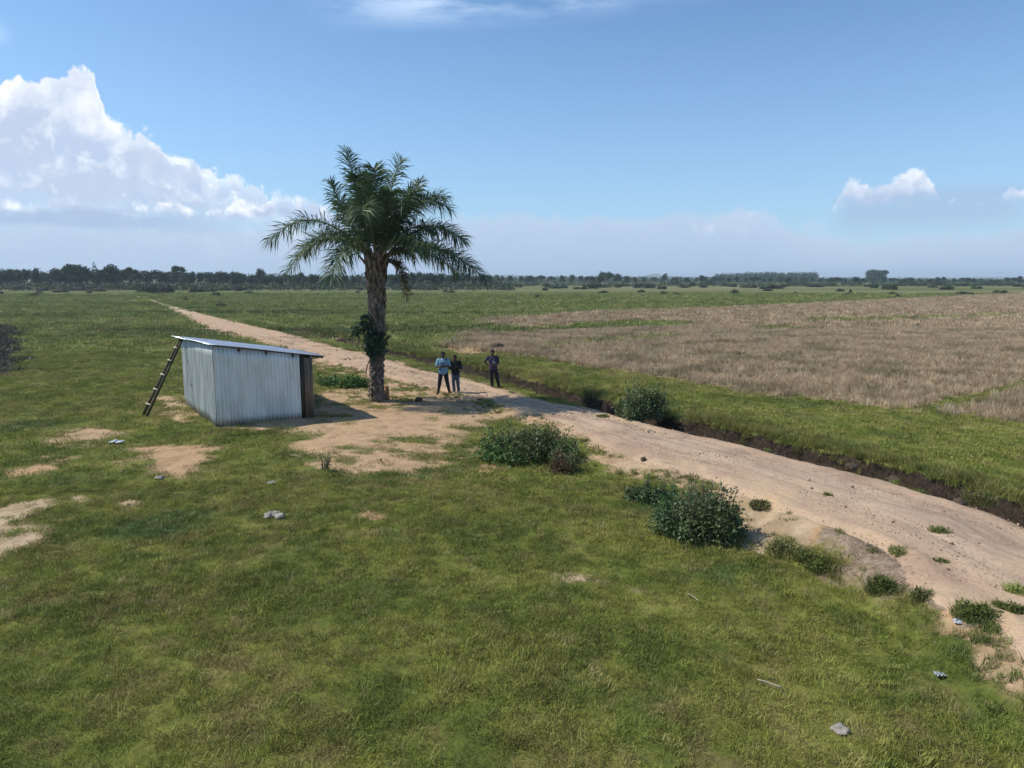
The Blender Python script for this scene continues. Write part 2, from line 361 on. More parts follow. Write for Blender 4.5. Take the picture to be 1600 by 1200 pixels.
def poly(pts, z=0.0): return np.array([G(a, b, z)[:2] for a, b in pts])
def sdf(x, y, pg):                                           # positive inside
    ins = np.zeros(x.shape, bool); dm = np.full(x.shape, 1e9)
    n = len(pg)
    for k in range(n):
        ax, ay = pg[k]; bx, by = pg[(k + 1) % n]
        c = ((ay > y) != (by > y)); xi = (bx - ax) * (y - ay) / ((by - ay) if abs(by - ay) > 1e-9 else 1e-9) + ax
        ins ^= c & (x < xi)
        ex, ey = bx - ax, by - ay; t = np.clip(((x - ax) * ex + (y - ay) * ey) / (ex * ex + ey * ey + 1e-12), 0, 1)
        dm = np.minimum(dm, np.hypot(x - ax - t * ex, y - ay - t * ey))
    return np.where(ins, dm, -dm)
# bare ground patches: outline, hue (0 pale sand, 1 orange), strength, edge width
SOIL = [
    ([(478, 655), (520, 628), (560, 612), (600, 600), (680, 590), (740, 606), (800, 622), (880, 644), (905, 690), (880, 664), (800, 652), (755, 656), (735, 676), (720, 700), (690, 716), (640, 738), (585, 742), (545, 728), (500, 722), (462, 704), (490, 680)], 0.72, 0.88, 1.0),
    ([(490, 560), (530, 566), (580, 576), (580, 600), (560, 640), (490, 650), (490, 612), (575, 606), (572, 590), (490, 580)], 0.75, 0.8, 0.5),
    ([(192, 716), (240, 699), (300, 697), (358, 710), (318, 722), (282, 748), (262, 742), (252, 722)], 0.9, 0.9, 0.7),
    ([(42, 736), (68, 714), (116, 716), (100, 728), (70, 739)], 1.0, 0.85, 0.6),
    ([(55, 693), (100, 678), (150, 664), (222, 668), (185, 690), (110, 699)], 0.7, 0.72, 0.8),
    ([(232, 618), (290, 622), (338, 657), (290, 660), (228, 655)], 0.6, 0.75, 0.8),
    ([(-30, 800), (40, 788), (70, 772), (104, 770), (86, 796), (30, 822), (-30, 838)], 0.15, 0.95, 0.45),
    ([(-30, 850), (40, 840), (62, 822), (84, 826), (52, 850), (0, 872), (-30, 876)], 0.15, 0.95, 0.4),
    ([(95, 778), (140, 770), (146, 782), (118, 786)], 0.1, 0.8, 0.2), ([(188, 786), (205, 781), (226, 784), (206, 789)], 0.1, 1.0, 0.15),
    ([(730, 746), (760, 730), (800, 734), (796, 750), (760, 752)], 1.0, 0.85, 0.4),
    ([(560, 806), (580, 798), (600, 808), (578, 814)], 1.0, 0.75, 0.2),
    ([(345, 664), (430, 658), (500, 654), (530, 668), (470, 676), (400, 672), (350, 672)], 0.5, 0.85, 0.25),
    ([(1330, 880), (1400, 900), (1480, 935), (1570, 985), (1545, 1005), (1470, 965), (1420, 945), (1350, 925), (1310, 905)], 2.0, 0.85, 0.7),
    ([(1165, 800), (1215, 796), (1262, 828), (1244, 864), (1190, 868), (1160, 842)], 0.2, 1.0, 0.3), ([(1545, 985), (1620, 1000), (1660, 1060), (1600, 1040)], 0.25, 0.9, 0.4), ([(960, 735), (1010, 740), (1060, 760), (1000, 758)], 0.4, 0.9, 0.4),
    ([(690, 549), (740, 543), (800, 541), (840, 552), (800, 558), (740, 556)], 0.8, 0.8, 0.8),
    ([(880, 902), (960, 906), (1000, 925), (940, 915)], 0.2, 0.5, 0.3),
    ([(330, 610), (345, 600), (470, 600), (470, 650), (340, 660)], 0.6, 0.8, 0.3),
]
SOILP = [(poly(a), b, c, d) for a, b, c, d in SOIL]
DARKP = [(poly([(-30, 506), (24, 510), (27, 530), (22, 560), (14, 586), (-30, 594)]), 0.9, 0.5), (poly([(735, 614), (800, 612), (870, 630), (860, 645), (760, 640)]), 0.4, 0.8),  # second outline: greyish soil, darkened in colour where the palm crown's shadow falls
         (poly([(1330, 895), (1400, 905), (1480, 940), (1590, 985), (1570, 1010), (1480, 960), (1400, 930)], 0.3), 0.0, 0.35)]
TANP = poly([(700, 545), (765, 500), (900, 490), (1160, 480), (1400, 468), (1640, 456.5), (2200, 452), (2600, 600), (1900, 690), (1600, 664), (1500, 655), (1330, 640), (1180, 622), (1050, 598), (960, 590), (900, 574), (830, 562)])
TANGAP = [(poly([(760, 507), (820, 514), (920, 507), (1010, 503), (1090, 506), (1060, 513), (940, 517), (860, 522), (770, 524), (740, 518)]), 1.0),
          (poly([(820, 545), (900, 538), (1000, 528), (1060, 524), (1060, 530), (960, 540), (860, 548)]), 0.6),
          (poly([(1180, 510), (1290, 516), (1300, 520), (1180, 516)]), 0.9), (poly([(1000, 552), (1180, 560), (1330, 556), (1330, 561), (1180, 567), (1000, 558)]), 0.55), (poly([(1250, 500), (1420, 498), (1600, 490), (1600, 493), (1420, 502), (1250, 504)]), 0.7), (poly([(1330, 585), (1480, 570), (1640, 545), (1640, 550), (1480, 577), (1330, 591)]), 0.5), (poly([(1400, 648), (1560, 608), (1640, 590), (1640, 602), (1560, 622), (1470, 650)]), 0.8)]
def masks(x, y):
    jit = fbm(x / 0.9, y / 0.9, 4, 41, 0.62); jb = fbm(x / 2.6, y / 2.6, 3, 43); holes = fbm(x / 1.6, y / 0.9, 4, 47, 0.6)
    soil = np.zeros_like(x); hue = np.zeros_like(x) + 0.5; wsum = np.zeros_like(x) + 1e-4
    m = (y > 5) & (y < 75) & (x > -40) & (x < 20)
    xs, ys = x[m], y[m]
    for pg, hu, st, w in SOILP:
        s = sdf(xs, ys, pg); k = sstep(s / w + 1.5 * jit[m] + 0.9 * jb[m] + 0.1, -0.9, 0.9) * st * (1 - 0.75 * sstep(holes[m], 0.10, 0.42))
        soil[m] = np.maximum(soil[m], k); hue[m] += hu * k; wsum[m] += k
    soil = np.clip(soil, 0, 1)
    uu, vv = uv(x, y); sh_ = sstep(vv, vL(uu) - 0.75 + 0.9 * jit, vL(uu) - 0.05 + 0.9 * jit) * (vv < vL(uu) + 1.5) * (uu > -14) * (uu < 120) * 0.9
    sr_ = sstep(vv, vR(uu) - 1.0, vR(uu) - 0.2) * (1 - sstep(vv, vR(uu) + 0.1 + 0.6 * jit, vR(uu) + 0.5 + 0.6 * jit)) * (uu > -14) * (uu < 60) * 0.85
    sr_ = np.maximum(sr_, sstep(vv, vR(uu) - 1.0, vR(uu) - 0.2) * (vv < vD(uu) - wn_(uu) + 0.15 + 0.25 * jit) * (uu > -14) * (uu < 15 + 3 * jb))
    k2 = np.maximum(sh_, sr_); hue = hue + np.where(k2 > soil, (0.4 - 0.5) * 0, 0); soil = np.maximum(soil, k2)
    hue = np.where(wsum > 0.01, (hue - 0.5) / wsum, 0.5)
    dark = np.zeros_like(x); md = (y > 5) & (y < 100) & (x > -90)
    for pg, st, w in DARKP: dark[md] = np.maximum(dark[md], sstep(sdf(x[md], y[md], pg) / w + jit[md], -0.7, 0.7) * st)
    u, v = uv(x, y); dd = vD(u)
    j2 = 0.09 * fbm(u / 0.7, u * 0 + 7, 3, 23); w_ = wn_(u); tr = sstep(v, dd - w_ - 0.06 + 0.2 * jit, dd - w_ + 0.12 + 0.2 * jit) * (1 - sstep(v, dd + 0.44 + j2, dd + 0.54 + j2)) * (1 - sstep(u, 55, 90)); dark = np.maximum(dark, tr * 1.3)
    tan = np.zeros_like(x); mt = (y > 18) & (y < 500) & (v > vD(u) + 1)
    if mt.any():
        t = sstep(sdf(x[mt], y[mt], TANP) / np.interp(y[mt], [20, 60, 300], [1.2, 2, 6]) + 0.8 * jit[mt] + 0.6 * jb[mt], -0.8, 0.8)
        for pg, st in TANGAP: t = t * (1 - st * sstep(sdf(x[mt], y[mt], pg) / np.interp(y[mt], [20, 60, 300], [0.5, 1.2, 3]) + jit[mt] * 0.8, -0.6, 0.6))
        tan[mt] = t
    road = sstep(v, vL(u) - 0.1 + 0.35 * jit, vL(u) + 0.3 + 0.35 * jit) * (1 - sstep(v, vR(u) - 0.3, vR(u) + 0.05))
    road = np.where((u > -40) & (u < 215), road, 0)
    return soil, hue, dark, tan, road

# ------------------------------------------------------------------ ground materials
def grass_colour(nt, pos, far=True):
    n1 = nt.noise(pos, 0.42, 5, 0.62); n2 = nt.noise(nt.vmath('ADD', pos, (31, 7, 0)), 0.13, 4, 0.6); n3 = nt.noise(nt.vmath('ADD', pos, (3, 57, 0)), 1.7, 4, 0.6)
    c = nt.ramp(nt.math('ADD', nt.math('MULTIPLY', n1, 0.7), nt.math('MULTIPLY', n3, 0.3)), [(0.30, (0.064, 0.090, 0.020)), (0.42, (0.112, 0.136, 0.028)), (0.54, (0.178, 0.186, 0.042)), (0.70, (0.255, 0.228, 0.080))])
    n4 = nt.noise(nt.vmath('ADD', pos, (77, 13, 0)), 0.75, 5, 0.65)
    br = nt.math('MULTIPLY', nt.step(nt.math('ADD', nt.math('MULTIPLY', n2, 0.45), nt.math('MULTIPLY', n4, 0.55)), 0.49, 0.62), nt.step(n3, 0.36, 0.58))
    c = nt.mix(nt.math('MULTIPLY', br, 0.72), c, (0.200, 0.152, 0.068))
    tl = nt.noise(nt.vmath('ADD', pos, (5, 91, 0)), 0.30, 3, 0.5)
    c = nt.mix(nt.math('MULTIPLY', nt.step(tl, 0.62, 0.70), 0.55), c, (0.045, 0.100, 0.035))
    y = nt.xyz(pos)[1]
    fr = nt.step(y, 30, 75)
    st = nt.noise(nt.scalev(pos, (0.010, 0.085, 0.0)), 1.0, 4, 0.65, 0.3)
    fc = nt.ramp(st, [(0.36, (0.050, 0.068, 0.024)), (0.42, (0.105, 0.130, 0.038)), (0.58, (0.135, 0.155, 0.048)), (0.68, (0.190, 0.190, 0.078))])
    c = nt.mix(nt.math('MULTIPLY', fr, 0.85), c, fc)
    return c
def ground_material():
    m, nt = new_mat('ground_grass_and_soil'); pos = nt.pos()
    g = nt.vmath('SCALE', grass_colour(nt, pos), scale=0.86)
    fine = nt.noise(pos, 9.0, 6, 0.78); fine2 = nt.noise(pos, 1.6, 5, 0.65)
    g = nt.mix(0.8, g, nt.ramp(fine, [(0.30, (0.42, 0.42, 0.42)), (0.5, (0.95, 0.95, 0.95)), (0.70, (1.5, 1.45, 1.3))]), 'MULTIPLY')
    # far plain: straw strips and scrubby meadow
    y = nt.xyz(pos)[1]
    str_n = nt.noise(nt.scalev(pos, (0.004, 0.022, 0.0)), 1.0, 3, 0.6)
    g = nt.mix(nt.math('MULTIPLY', nt.step(y, 200, 280), nt.step(str_n, 0.48, 0.60)), g, (0.20, 0.18, 0.09))
    tan = nt.attr('tan')
    tn = nt.step(nt.math('ADD', tan, nt.math('MULTIPLY_ADD', fine2, 0.7, -0.35)), 0.35, 0.65)
    tcol = nt.mix(fine2, (0.24, 0.17, 0.09), (0.42, 0.31, 0.18))
    tcol = nt.mix(nt.math('MULTIPLY', nt.step(y, 110, 30), 0.3), tcol, (0.13, 0.10, 0.06))
    c = nt.mix(tn, g, tcol)
    soil = nt.attr('soil'); hue = nt.attr('hue')
    c = nt.mix(nt.math('MULTIPLY', nt.step(soil, 0.10, 0.45), 0.75), c, nt.mix(fine, (0.10, 0.085, 0.035), (0.30, 0.235, 0.12)))
    sm = nt.step(nt.math('ADD', soil, nt.math('MULTIPLY_ADD', nt.noise(pos, 3.2, 6, 0.8), 1.7, -0.85)), 0.30, 0.62)
    sc = nt.mix(hue, (0.45, 0.345, 0.225), (0.43, 0.275, 0.150))
    sc = nt.mix(nt.math('MULTIPLY', nt.step(nt.noise(pos, 1.1, 6, 0.7), 0.46, 0.62), 0.6), sc, (0.24, 0.165, 0.085))
    sc = nt.mix(0.75, sc, nt.ramp(nt.noise(pos, 4.5, 6, 0.7), [(0.25, (0.62, 0.6, 0.58)), (0.5, (1, 1, 1)), (0.75, (1.18, 1.16, 1.12))]), 'MULTIPLY')
    sc = nt.mix(nt.step(hue, 1.2, 1.7), sc, nt.mix(nt.step(fine, 0.3, 0.7), (0.13, 0.09, 0.06), (0.35, 0.265, 0.185)))
    c = nt.mix(sm, c, sc)
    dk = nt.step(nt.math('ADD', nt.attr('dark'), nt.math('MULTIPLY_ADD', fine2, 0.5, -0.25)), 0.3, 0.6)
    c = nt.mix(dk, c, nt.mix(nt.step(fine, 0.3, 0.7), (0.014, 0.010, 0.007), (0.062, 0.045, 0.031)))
    h = nt.math('ADD', nt.noise(pos, 10.0, 6, 0.7), nt.math('MULTIPLY', nt.noise(pos, 2.4, 4, 0.6), 1.5))
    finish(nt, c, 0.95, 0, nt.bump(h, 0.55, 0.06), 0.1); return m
def road_material():
    m, nt = new_mat('sandy_road_dirt'); pos = nt.pos(); rv = nt.attr('rv'); ru = nt.attr('ru')
    a = nt.noise(pos, 0.5, 5, 0.6); b = nt.noise(pos, 3.0, 6, 0.7); f = nt.noise(pos, 14.0, 6, 0.75)
    c = nt.ramp(a, [(0.30, (0.30, 0.205, 0.140)), (0.44, (0.40, 0.275, 0.185)), (0.56, (0.47, 0.335, 0.222)), (0.70, (0.52, 0.36, 0.205))])
    # lengthwise tyre streaks
    lv = nt.comb(nt.math('MULTIPLY', rv, 14.0), nt.math('MULTIPLY', ru, 0.35), 0.0)
    s = nt.noise(lv, 1.0, 5, 0.6, 0.4)
    mid = nt.math('MULTIPLY', nt.step(rv, 0.15, 0.35), nt.step(rv, 0.95, 0.70))
    c = nt.mix(nt.math('MULTIPLY', mid, 0.42), c, nt.ramp(s, [(0.35, (0.27, 0.195, 0.145)), (0.6, (0.53, 0.40, 0.285))]))
    # orange shade beyond the palm
    y = nt.xyz(pos)[1]
    c = nt.mix(nt.math('MULTIPLY', nt.step(y, 22, 38), 0.7), c, nt.mix(b, (0.38, 0.245, 0.150), (0.49, 0.345, 0.225)))
    c = nt.mix(nt.math('MULTIPLY', nt.step(y, 85, 130), 0.6), c, (0.52, 0.45, 0.30))
    c = nt.mix(0.7, c, nt.ramp(f, [(0.28, (0.55, 0.53, 0.51)), (0.47, (1, 1, 1)), (0.75, (1.2, 1.19, 1.16))]), 'MULTIPLY')
    peb = nt.step(nt.noise(pos, 5.5, 4, 0.75), 0.66, 0.72)
    c = nt.mix(nt.math('MULTIPLY', peb, 0.6), c, (0.17, 0.125, 0.085))
    gs = nt.math('MULTIPLY', nt.step(nt.noise(nt.vmath('ADD', pos, (9, 9, 9)), 0.8, 6, 0.72), 0.60, 0.68), nt.step(y, 6, 40))
    c = nt.mix(nt.math('MAXIMUM', nt.math('MULTIPLY', gs, 0.75), nt.math('MULTIPLY', nt.step(y, 95, 190), nt.step(nt.math('ADD', nt.noise(nt.scalev(pos, (1, 0.5, 1)), 0.9, 5, 0.7), nt.math('MULTIPLY', nt.math('ABSOLUTE', nt.math('SUBTRACT', nt.math('ABSOLUTE', nt.math('SUBTRACT', rv, 0.5)), 0.2)), 0.9)), 0.56, 0.70))), c, (0.10, 0.10, 0.035))
    h = nt.math('ADD', nt.math('ADD', f, nt.math('MULTIPLY', b, 1.8)), nt.math('MULTIPLY', s, 1.2))
    finish(nt, c, 0.95, 0, nt.bump(h, 0.5, 0.05), 0.1); return m
M_GROUND = ground_material(); M_ROAD = road_material()

# ------------------------------------------------------------------ ground sheet
def axis(lo, hi, dense_lo, dense_hi, step, grow=1.09, extra=None):
    a = list(np.arange(dense_lo, dense_hi, step)); s = step
    x = a[-1]
    while x < hi: s *= grow; x += s; a.append(x)
    x = a[0]; s = step
    b = []
    while x > lo: s *= grow; x -= s; b.append(x)
    return np.array(b[::-1] + a)
def build_ground():
    us = axis(-250, 5600, -10, 62, 0.16, 1.045)
    vd = np.concatenate([np.arange(-18, -4.4, 0.17), np.arange(-4.4, 6.0, 0.10)])
    vv = axis(-5600, 5600, 0, 1, 1)                          # placeholder, built by hand below
    x = vd[-1]; s = 0.12; r = []
    while x < 5600: s *= 1.05; x += s; r.append(x)
    x = vd[0]; s = 0.17; l = []
    while x > -5600: s *= 1.08; x -= s; l.append(x)
    vv = np.concatenate([l[::-1], vd, r])
    U, V = np.meshgrid(us, vv, indexing='ij'); X, Y = xy(U, V); x = X.ravel(); y = Y.ravel()
    z = height(x, y); so, hu, dk, tn, rd = masks(x, y)
    uu, v2 = uv(x, y); inner = sstep(v2, vL(uu) + 0.1, vL(uu) + 0.6) * (1 - sstep(v2, vR(uu) - 0.6, vR(uu) - 0.1)) * ((uu > -40) & (uu < 212))
    z = z - 0.12 * inner
    nu, nv = len(us), len(vv); I = np.arange(nu * nv).reshape(nu, nv)
    Q = np.stack([I[:-1, :-1], I[:-1, 1:], I[1:, 1:], I[1:, :-1]], -1).reshape(-1, 4)
    me = make_mesh('ground', np.stack([x, y, z], 1), None, Q[:, ::-1], [M_GROUND], smooth=True)
    for n, a in (('soil', so), ('hue', hu), ('dark', dk), ('tan', tn)):
        me.attributes.new(n, 'FLOAT', 'POINT').data.foreach_set('value', a.astype(np.float32))
    if me.polygons[0].normal.z < 0: me.flip_normals()
    o = link('ground', me); tag(o, 'flat grassy plain with bare sandy patches reaching the horizon', None, None, 'structure'); return o
build_ground()

def build_road():
    us = []; x = -16.0; s = 0.14
    while x < 212: us.append(x); s = s if x < 55 else s * 1.02; x += s
    us = np.array(us); S = np.linspace(0, 1, 64)
    U = np.repeat(us[:, None], len(S), 1); l = vL(us) - 0.9; r = vR(us) + 0.55
    V = l[:, None] + (r - l)[:, None] * S[None, :]
    X, Y = xy(U, V); x = X.ravel(); y = Y.ravel(); u = U.ravel(); v = V.ravel()
    z = height(x, y)
    jl = np.interp(u, [20, 60, 200], [0.42, 0.9, 1.6]) * fbm(x / np.interp(u, [20, 90], [0.8, 3.0]), y / np.interp(u, [20, 90], [0.8, 3.0]), 4, 51, 0.65) + 0.25 * fbm(x / 3, y / 3, 2, 52); jr = 0.22 * fbm(x / 0.5, y / 0.5, 4, 53, 0.65)
    dl = v - vL(u) + jl; dr = vR(u) - v + jr
    e = np.minimum(dl, dr); off = np.where(e > 0, 0.035 * sstep(e, 0, 0.35), np.maximum(e * 0.35, -0.12))
    # soft berms, wheel ruts and footprints
    rv = (v - vL(u)) / (vR(u) - vL(u))
    ruts = np.exp(-((rv - 0.36) / 0.07) ** 2) + np.exp(-((rv - 0.70) / 0.07) ** 2)
    off = off + sstep(e, 0.0, 0.5) * (-0.05 * ruts * (0.6 + 0.4 * fbm(u / 2, v, 2, 57)) + 0.030 * fbm(x / 0.25, y / 0.25, 3, 58) + 0.03 * fbm(x / 1.1, y / 1.1, 2, 59))
    off = off + 0.07 * np.exp(-((e - 0.35) / 0.25) ** 2) * (0.5 + 0.5 * fbm(x / 0.7, y / 0.7, 3, 60)) * (u < 30)
    z = z + off
    nu, nv = U.shape; I = np.arange(nu * nv).reshape(nu, nv)
    Q = np.stack([I[:-1, :-1], I[:-1, 1:], I[1:, 1:], I[1:, :-1]], -1).reshape(-1, 4)
    me = make_mesh('dirt_road', np.stack([x, y, z], 1), None, Q[:, ::-1], [M_ROAD], smooth=True)
    me.attributes.new('rv', 'FLOAT', 'POINT').data.foreach_set('value', rv.astype(np.float32))
    me.attributes.new('ru', 'FLOAT', 'POINT').data.foreach_set('value', u.astype(np.float32))
    if me.polygons[0].normal.z < 0: me.flip_normals()
    tag(link('dirt_road', me), 'pale sandy dirt road running away to the left', None, None, 'structure')
build_road()

# ------------------------------------------------------------------ shed footprint (used to keep grass out)
SA = GZ(340, 667); SB = GZ(490, 652); SC = GZ(290, 632)       # front left, front right, back left
SD = SB + (SC - SA)
FEET = [GZ(340, 667)[:2], GZ(490, 652)[:2], SD[:2], GZ(290, 632)[:2]]

# ------------------------------------------------------------------ grass and stubble (uncountable: instanced)
def blade_clump(n, rad, hmin, hmax, w, lean, seed, mat, flat=0.0, name='clump'):
    r = np.random.default_rng(seed); a = r.random(n) * 2 * np.pi; d = rad * np.sqrt(r.random(n)); bx = np.cos(a) * d; by = np.sin(a) * d
    h = hmin + (hmax - hmin) * r.random(n) ** 1.5; dirn = r.random(n) * 2 * np.pi; ln = lean * (0.3 + r.random(n)) * h
    wd = w * (0.6 + 0.8 * r.random(n)); fa = r.random(n) * np.pi; wx = np.cos(fa) * wd / 2; wy = np.sin(fa) * wd / 2
    dx = np.cos(dirn) * ln; dy = np.sin(dirn) * ln; z0 = np.full(n, -0.02)
    zm = h * 0.6 * (1 - flat); zt = h * (1 - flat)
    V = np.stack([np.stack([bx - wx, by - wy, z0], 1), np.stack([bx + wx, by + wy, z0], 1),
                  np.stack([bx + dx * .35 + wx * .8, by + dy * .35 + wy * .8, zm], 1), np.stack([bx + dx * .35 - wx * .8, by + dy * .35 - wy * .8, zm], 1),
                  np.stack([bx + dx, by + dy, zt], 1)], 1).reshape(-1, 3)
    I = np.arange(n) * 5
    return make_mesh(name, V, np.stack([I + 3, I + 2, I + 4], 1), np.stack([I, I + 1, I + 2, I + 3], 1), [mat])
def grass_mat(name, gain=1.0, tint=None, tf=0.0, transl=0.25):
    m, nt = new_mat(name); pos = nt.pos(); c = grass_colour(nt, pos)
    oi = nt.node('ShaderNodeObjectInfo').outputs['Random']
    c = nt.mix(nt.step(oi, 0.80, 0.98, False), c, (0.24, 0.20, 0.085))
    if tint: c = nt.mix(tf, c, tint)
    k = nt.math('MULTIPLY_ADD', nt.math('FRACT', nt.math('MULTIPLY', oi, 17.3)), 0.9, 0.55)
    c = nt.vmath('SCALE', c, scale=nt.math('MULTIPLY', k, gain))
    finish(nt, c, 0.6, 0, None, 0.15, transl); return m
M_LAWN = grass_mat('lawn_grass', 1.5); M_FIELD = grass_mat('field_grass', 1.7); M_VERGE = grass_mat('verge_grass', 1.2, (0.20, 0.19, 0.06), 0.45)
def stub_mat():
    m, nt = new_mat('rice_stubble'); pos = nt.pos(); oi = nt.node('ShaderNodeObjectInfo').outputs['Random']
    n = nt.noise(pos, 0.35, 4, 0.6)
    c = nt.mix(oi, (0.37, 0.275, 0.165), (0.68, 0.54, 0.36)); c = nt.mix(nt.step(n, 0.4, 0.62), c, nt.vmath('SCALE', c, scale=0.72))
    c = nt.mix(nt.math('MULTIPLY', nt.step(n, 0.52, 0.7), 0.5), c, (0.16, 0.16, 0.055))
    finish(nt, c, 0.7, 0, None, 0.15, 0.2); return m
M_STUB = stub_mat()
def scatter(name, pts, scale, protos, label, tilt=0.18):
    n = len(pts); r = np.random.default_rng(n)
    me = bpy.data.meshes.new(name); me.vertices.add(n); me.vertices.foreach_set('co', np.asarray(pts, np.float32).ravel())
    rot = np.stack([r.normal(0, tilt, n), r.normal(0, tilt, n), r.random(n) * 6.283], 1).astype(np.float32)
    me.attributes.new('rot', 'FLOAT_VECTOR', 'POINT').data.foreach_set('vector', rot.ravel())
    me.attributes.new('scl', 'FLOAT', 'POINT').data.foreach_set('value', np.asarray(scale, np.float32))
    me.attributes.new('idx', 'INT', 'POINT').data.foreach_set('value', r.integers(0, len(protos), n).astype(np.int32))
    o = link(name, me); tag(o, label, None, None, 'stuff')
    coll = bpy.data.collections.new(name + '_clumps')
    for k, pm in enumerate(protos): coll.objects.link(bpy.data.objects.new(f'{name}_clump', pm))
    ng = bpy.data.node_groups.new(name + '_scatter', 'GeometryNodeTree')
    ng.interface.new_socket('Geometry', in_out='INPUT', socket_type='NodeSocketGeometry'); ng.interface.new_socket('Geometry', in_out='OUTPUT', socket_type='NodeSocketGeometry')
    N = ng.nodes; L = ng.links; gi = N.new('NodeGroupInput'); go = N.new('NodeGroupOutput'); ip = N.new('GeometryNodeInstanceOnPoints')
    ci = N.new('GeometryNodeCollectionInfo'); ci.inputs['Collection'].default_value = coll; ci.inputs['Separate Children'].default_value = True; ci.inputs['Reset Children'].default_value = True
    def na(t, nm):
        a = N.new('GeometryNodeInputNamedAttribute'); a.data_type = t; a.inputs['Name'].default_value = nm; return a.outputs['Attribute']
    L.new(gi.outputs[0], ip.inputs['Points']); L.new(ci.outputs[0], ip.inputs['Instance']); ip.inputs['Pick Instance'].default_value = True
    L.new(na('INT', 'idx'), ip.inputs['Instance Index']); L.new(na('FLOAT_VECTOR', 'rot'), ip.inputs['Rotation']); L.new(na('FLOAT', 'scl'), ip.inputs['Scale'])
    L.new(ip.outputs[0], go.inputs[0]); o.modifiers.new('scatter', 'NODES').node_group = ng
    return o
def rand_wedge(n, y0, y1, m=5.0, kx=0.80):
    # points spread evenly over the ground in front of the camera, with a margin either side
    Y = np.sqrt(RNG.random(n) * (y1 * y1 - y0 * y0) + y0 * y0); X = (RNG.random(n) * 2 - 1) * (kx * Y + m); return X, Y
def area(y0, y1, m=5.0, kx=0.80): return kx * (y1 * y1 - y0 * y0) + 2 * m * (y1 - y0)
FOOT = np.array([SA[:2], SB[:2], SD[:2], SC[:2]])
def lawn_points(y0, y1, dens):
    X, Y = rand_wedge(int(area(y0, y1) * dens), y0, y1)
    so, hu, dk, tn, rd = masks(X, Y); u, v = uv(X, Y)
    th = 0.62 + 0.3 * fbm(X / 0.4, Y / 0.4, 3, 61)
    thin = fbm(X / 1.8, Y / 1.8, 4, 63) > -0.95 + 0.6 * RNG.random(len(X))
    ok = RNG.random(len(X)) > sstep(so + 0.25 * (th - 0.62), 0.22, 0.72) - 0.04
    ok &= ~((v > vR(u)) & (v < vD(u) + 0.46) & (u < 16) & (u > -16))
    ok &= (dk < 0.35) & (tn < 0.45) & (rd < 0.4) & thin
    ok &= sdf(X, Y, FOOT) < -0.05
    e = np.minimum(v - vL(u), vR(u) - v); ok &= (e < 0.05 + 0.25 * RNG.random(len(X)) ** 3) | (u > 210)
    X, Y = X[ok], Y[ok]; return np.stack([X, Y, height(X, Y)], 1)
def scl(p, lo=0.75, hi=1.3):
    x, y = p[:, 0], p[:, 1]; t = fbm(x / 2.2, y / 2.2, 4, 71); return (lo + (hi - lo) * RNG.random(len(p))) * (1 + 0.30 * t)
lawnA = [blade_clump(150, 0.20, 0.015, 0.050, 0.0058, 1.5, 100 + k, M_LAWN) for k in range(5)]
lawnB = [blade_clump(100, 0.34, 0.02, 0.065, 0.012, 1.4, 120 + k, M_LAWN) for k in range(5)]
lawnC = [blade_clump(70, 0.75, 0.05, 0.20, 0.035, 1.0, 140 + k, M_FIELD) for k in range(4)]
p1 = lawn_points(4.5, 17, 46); scatter('grass', p1, scl(p1), lawnA, 'short green grass of the lawn nearest the camera')
p2 = lawn_points(17, 48, 17); scatter('grass', p2, scl(p2, 0.7, 1.25), lawnB, 'green grass around the shed, palm and ditch')
p3 = lawn_points(48, 230, 1.5); p3 = p3[RNG.random(len(p3)) < np.interp(p3[:, 1], [48, 75, 230], [1.0, 0.8, 0.08])]; scatter('grass', p3, scl(p3, 0.8, 1.5) * np.interp(p3[:, 1], [48, 230], [1.0, 1.5]), lawnC, 'green grass of the middle distance')
# tall yellowish fringe along the far lip of the ditch, plus tufts on the road edges
n = 5200; u = -12 + 75 * RNG.random(n) ** 1.2; w = np.abs(RNG.normal(0, 1.0, n)); v = vD(u) + 0.44 + w
X, Y = xy(u, v); k = (fbm(X / 1.5, Y / 1.5, 3, 81) > -0.5 + 0.25 * w); X, Y, w = X[k], Y[k], w[k]
tall = [blade_clump(60, 0.16, 0.10, 0.30, 0.009, 0.7, 160 + k, M_VERGE) for k in range(4)]
pv = np.stack([X, Y, height(X, Y)], 1); scatter('verge_grass', pv, (0.55 + 0.5 * RNG.random(len(X))) * np.clip(1.15 - 0.3 * w, 0.4, 1.2), tall, 'taller yellow-green grass along the far lip of the ditch')
n = 2600; u = -14 + 60 * RNG.random(n); side = RNG.random(n) < 0.6; v = np.where(side, vL(u) - np.abs(RNG.normal(0, 0.55, n)) + 0.12, vR(u) + 0.05 + 0.25 * RNG.random(n))
X, Y = xy(u, v); k = (fbm(X / 0.9, Y / 0.9, 3, 83) > 0.05) & (side | (u > 20) | (RNG.random(n) < 0.12)); X, Y = X[k], Y[k]
pe = np.stack([X, Y, height(X, Y)], 1); M_EDGE = grass_mat('road_edge_grass', 1.4, (0.120, 0.150, 0.050), 0.5)
edgeg = [blade_clump(70, 0.15, 0.06, 0.20, 0.010, 0.9, 180 + k, M_EDGE) for k in range(4)]
scatter('edge_grass', pe, (0.35 + 0.45 * RNG.random(len(X))), edgeg, 'ragged dark grass fringing the dirt road')
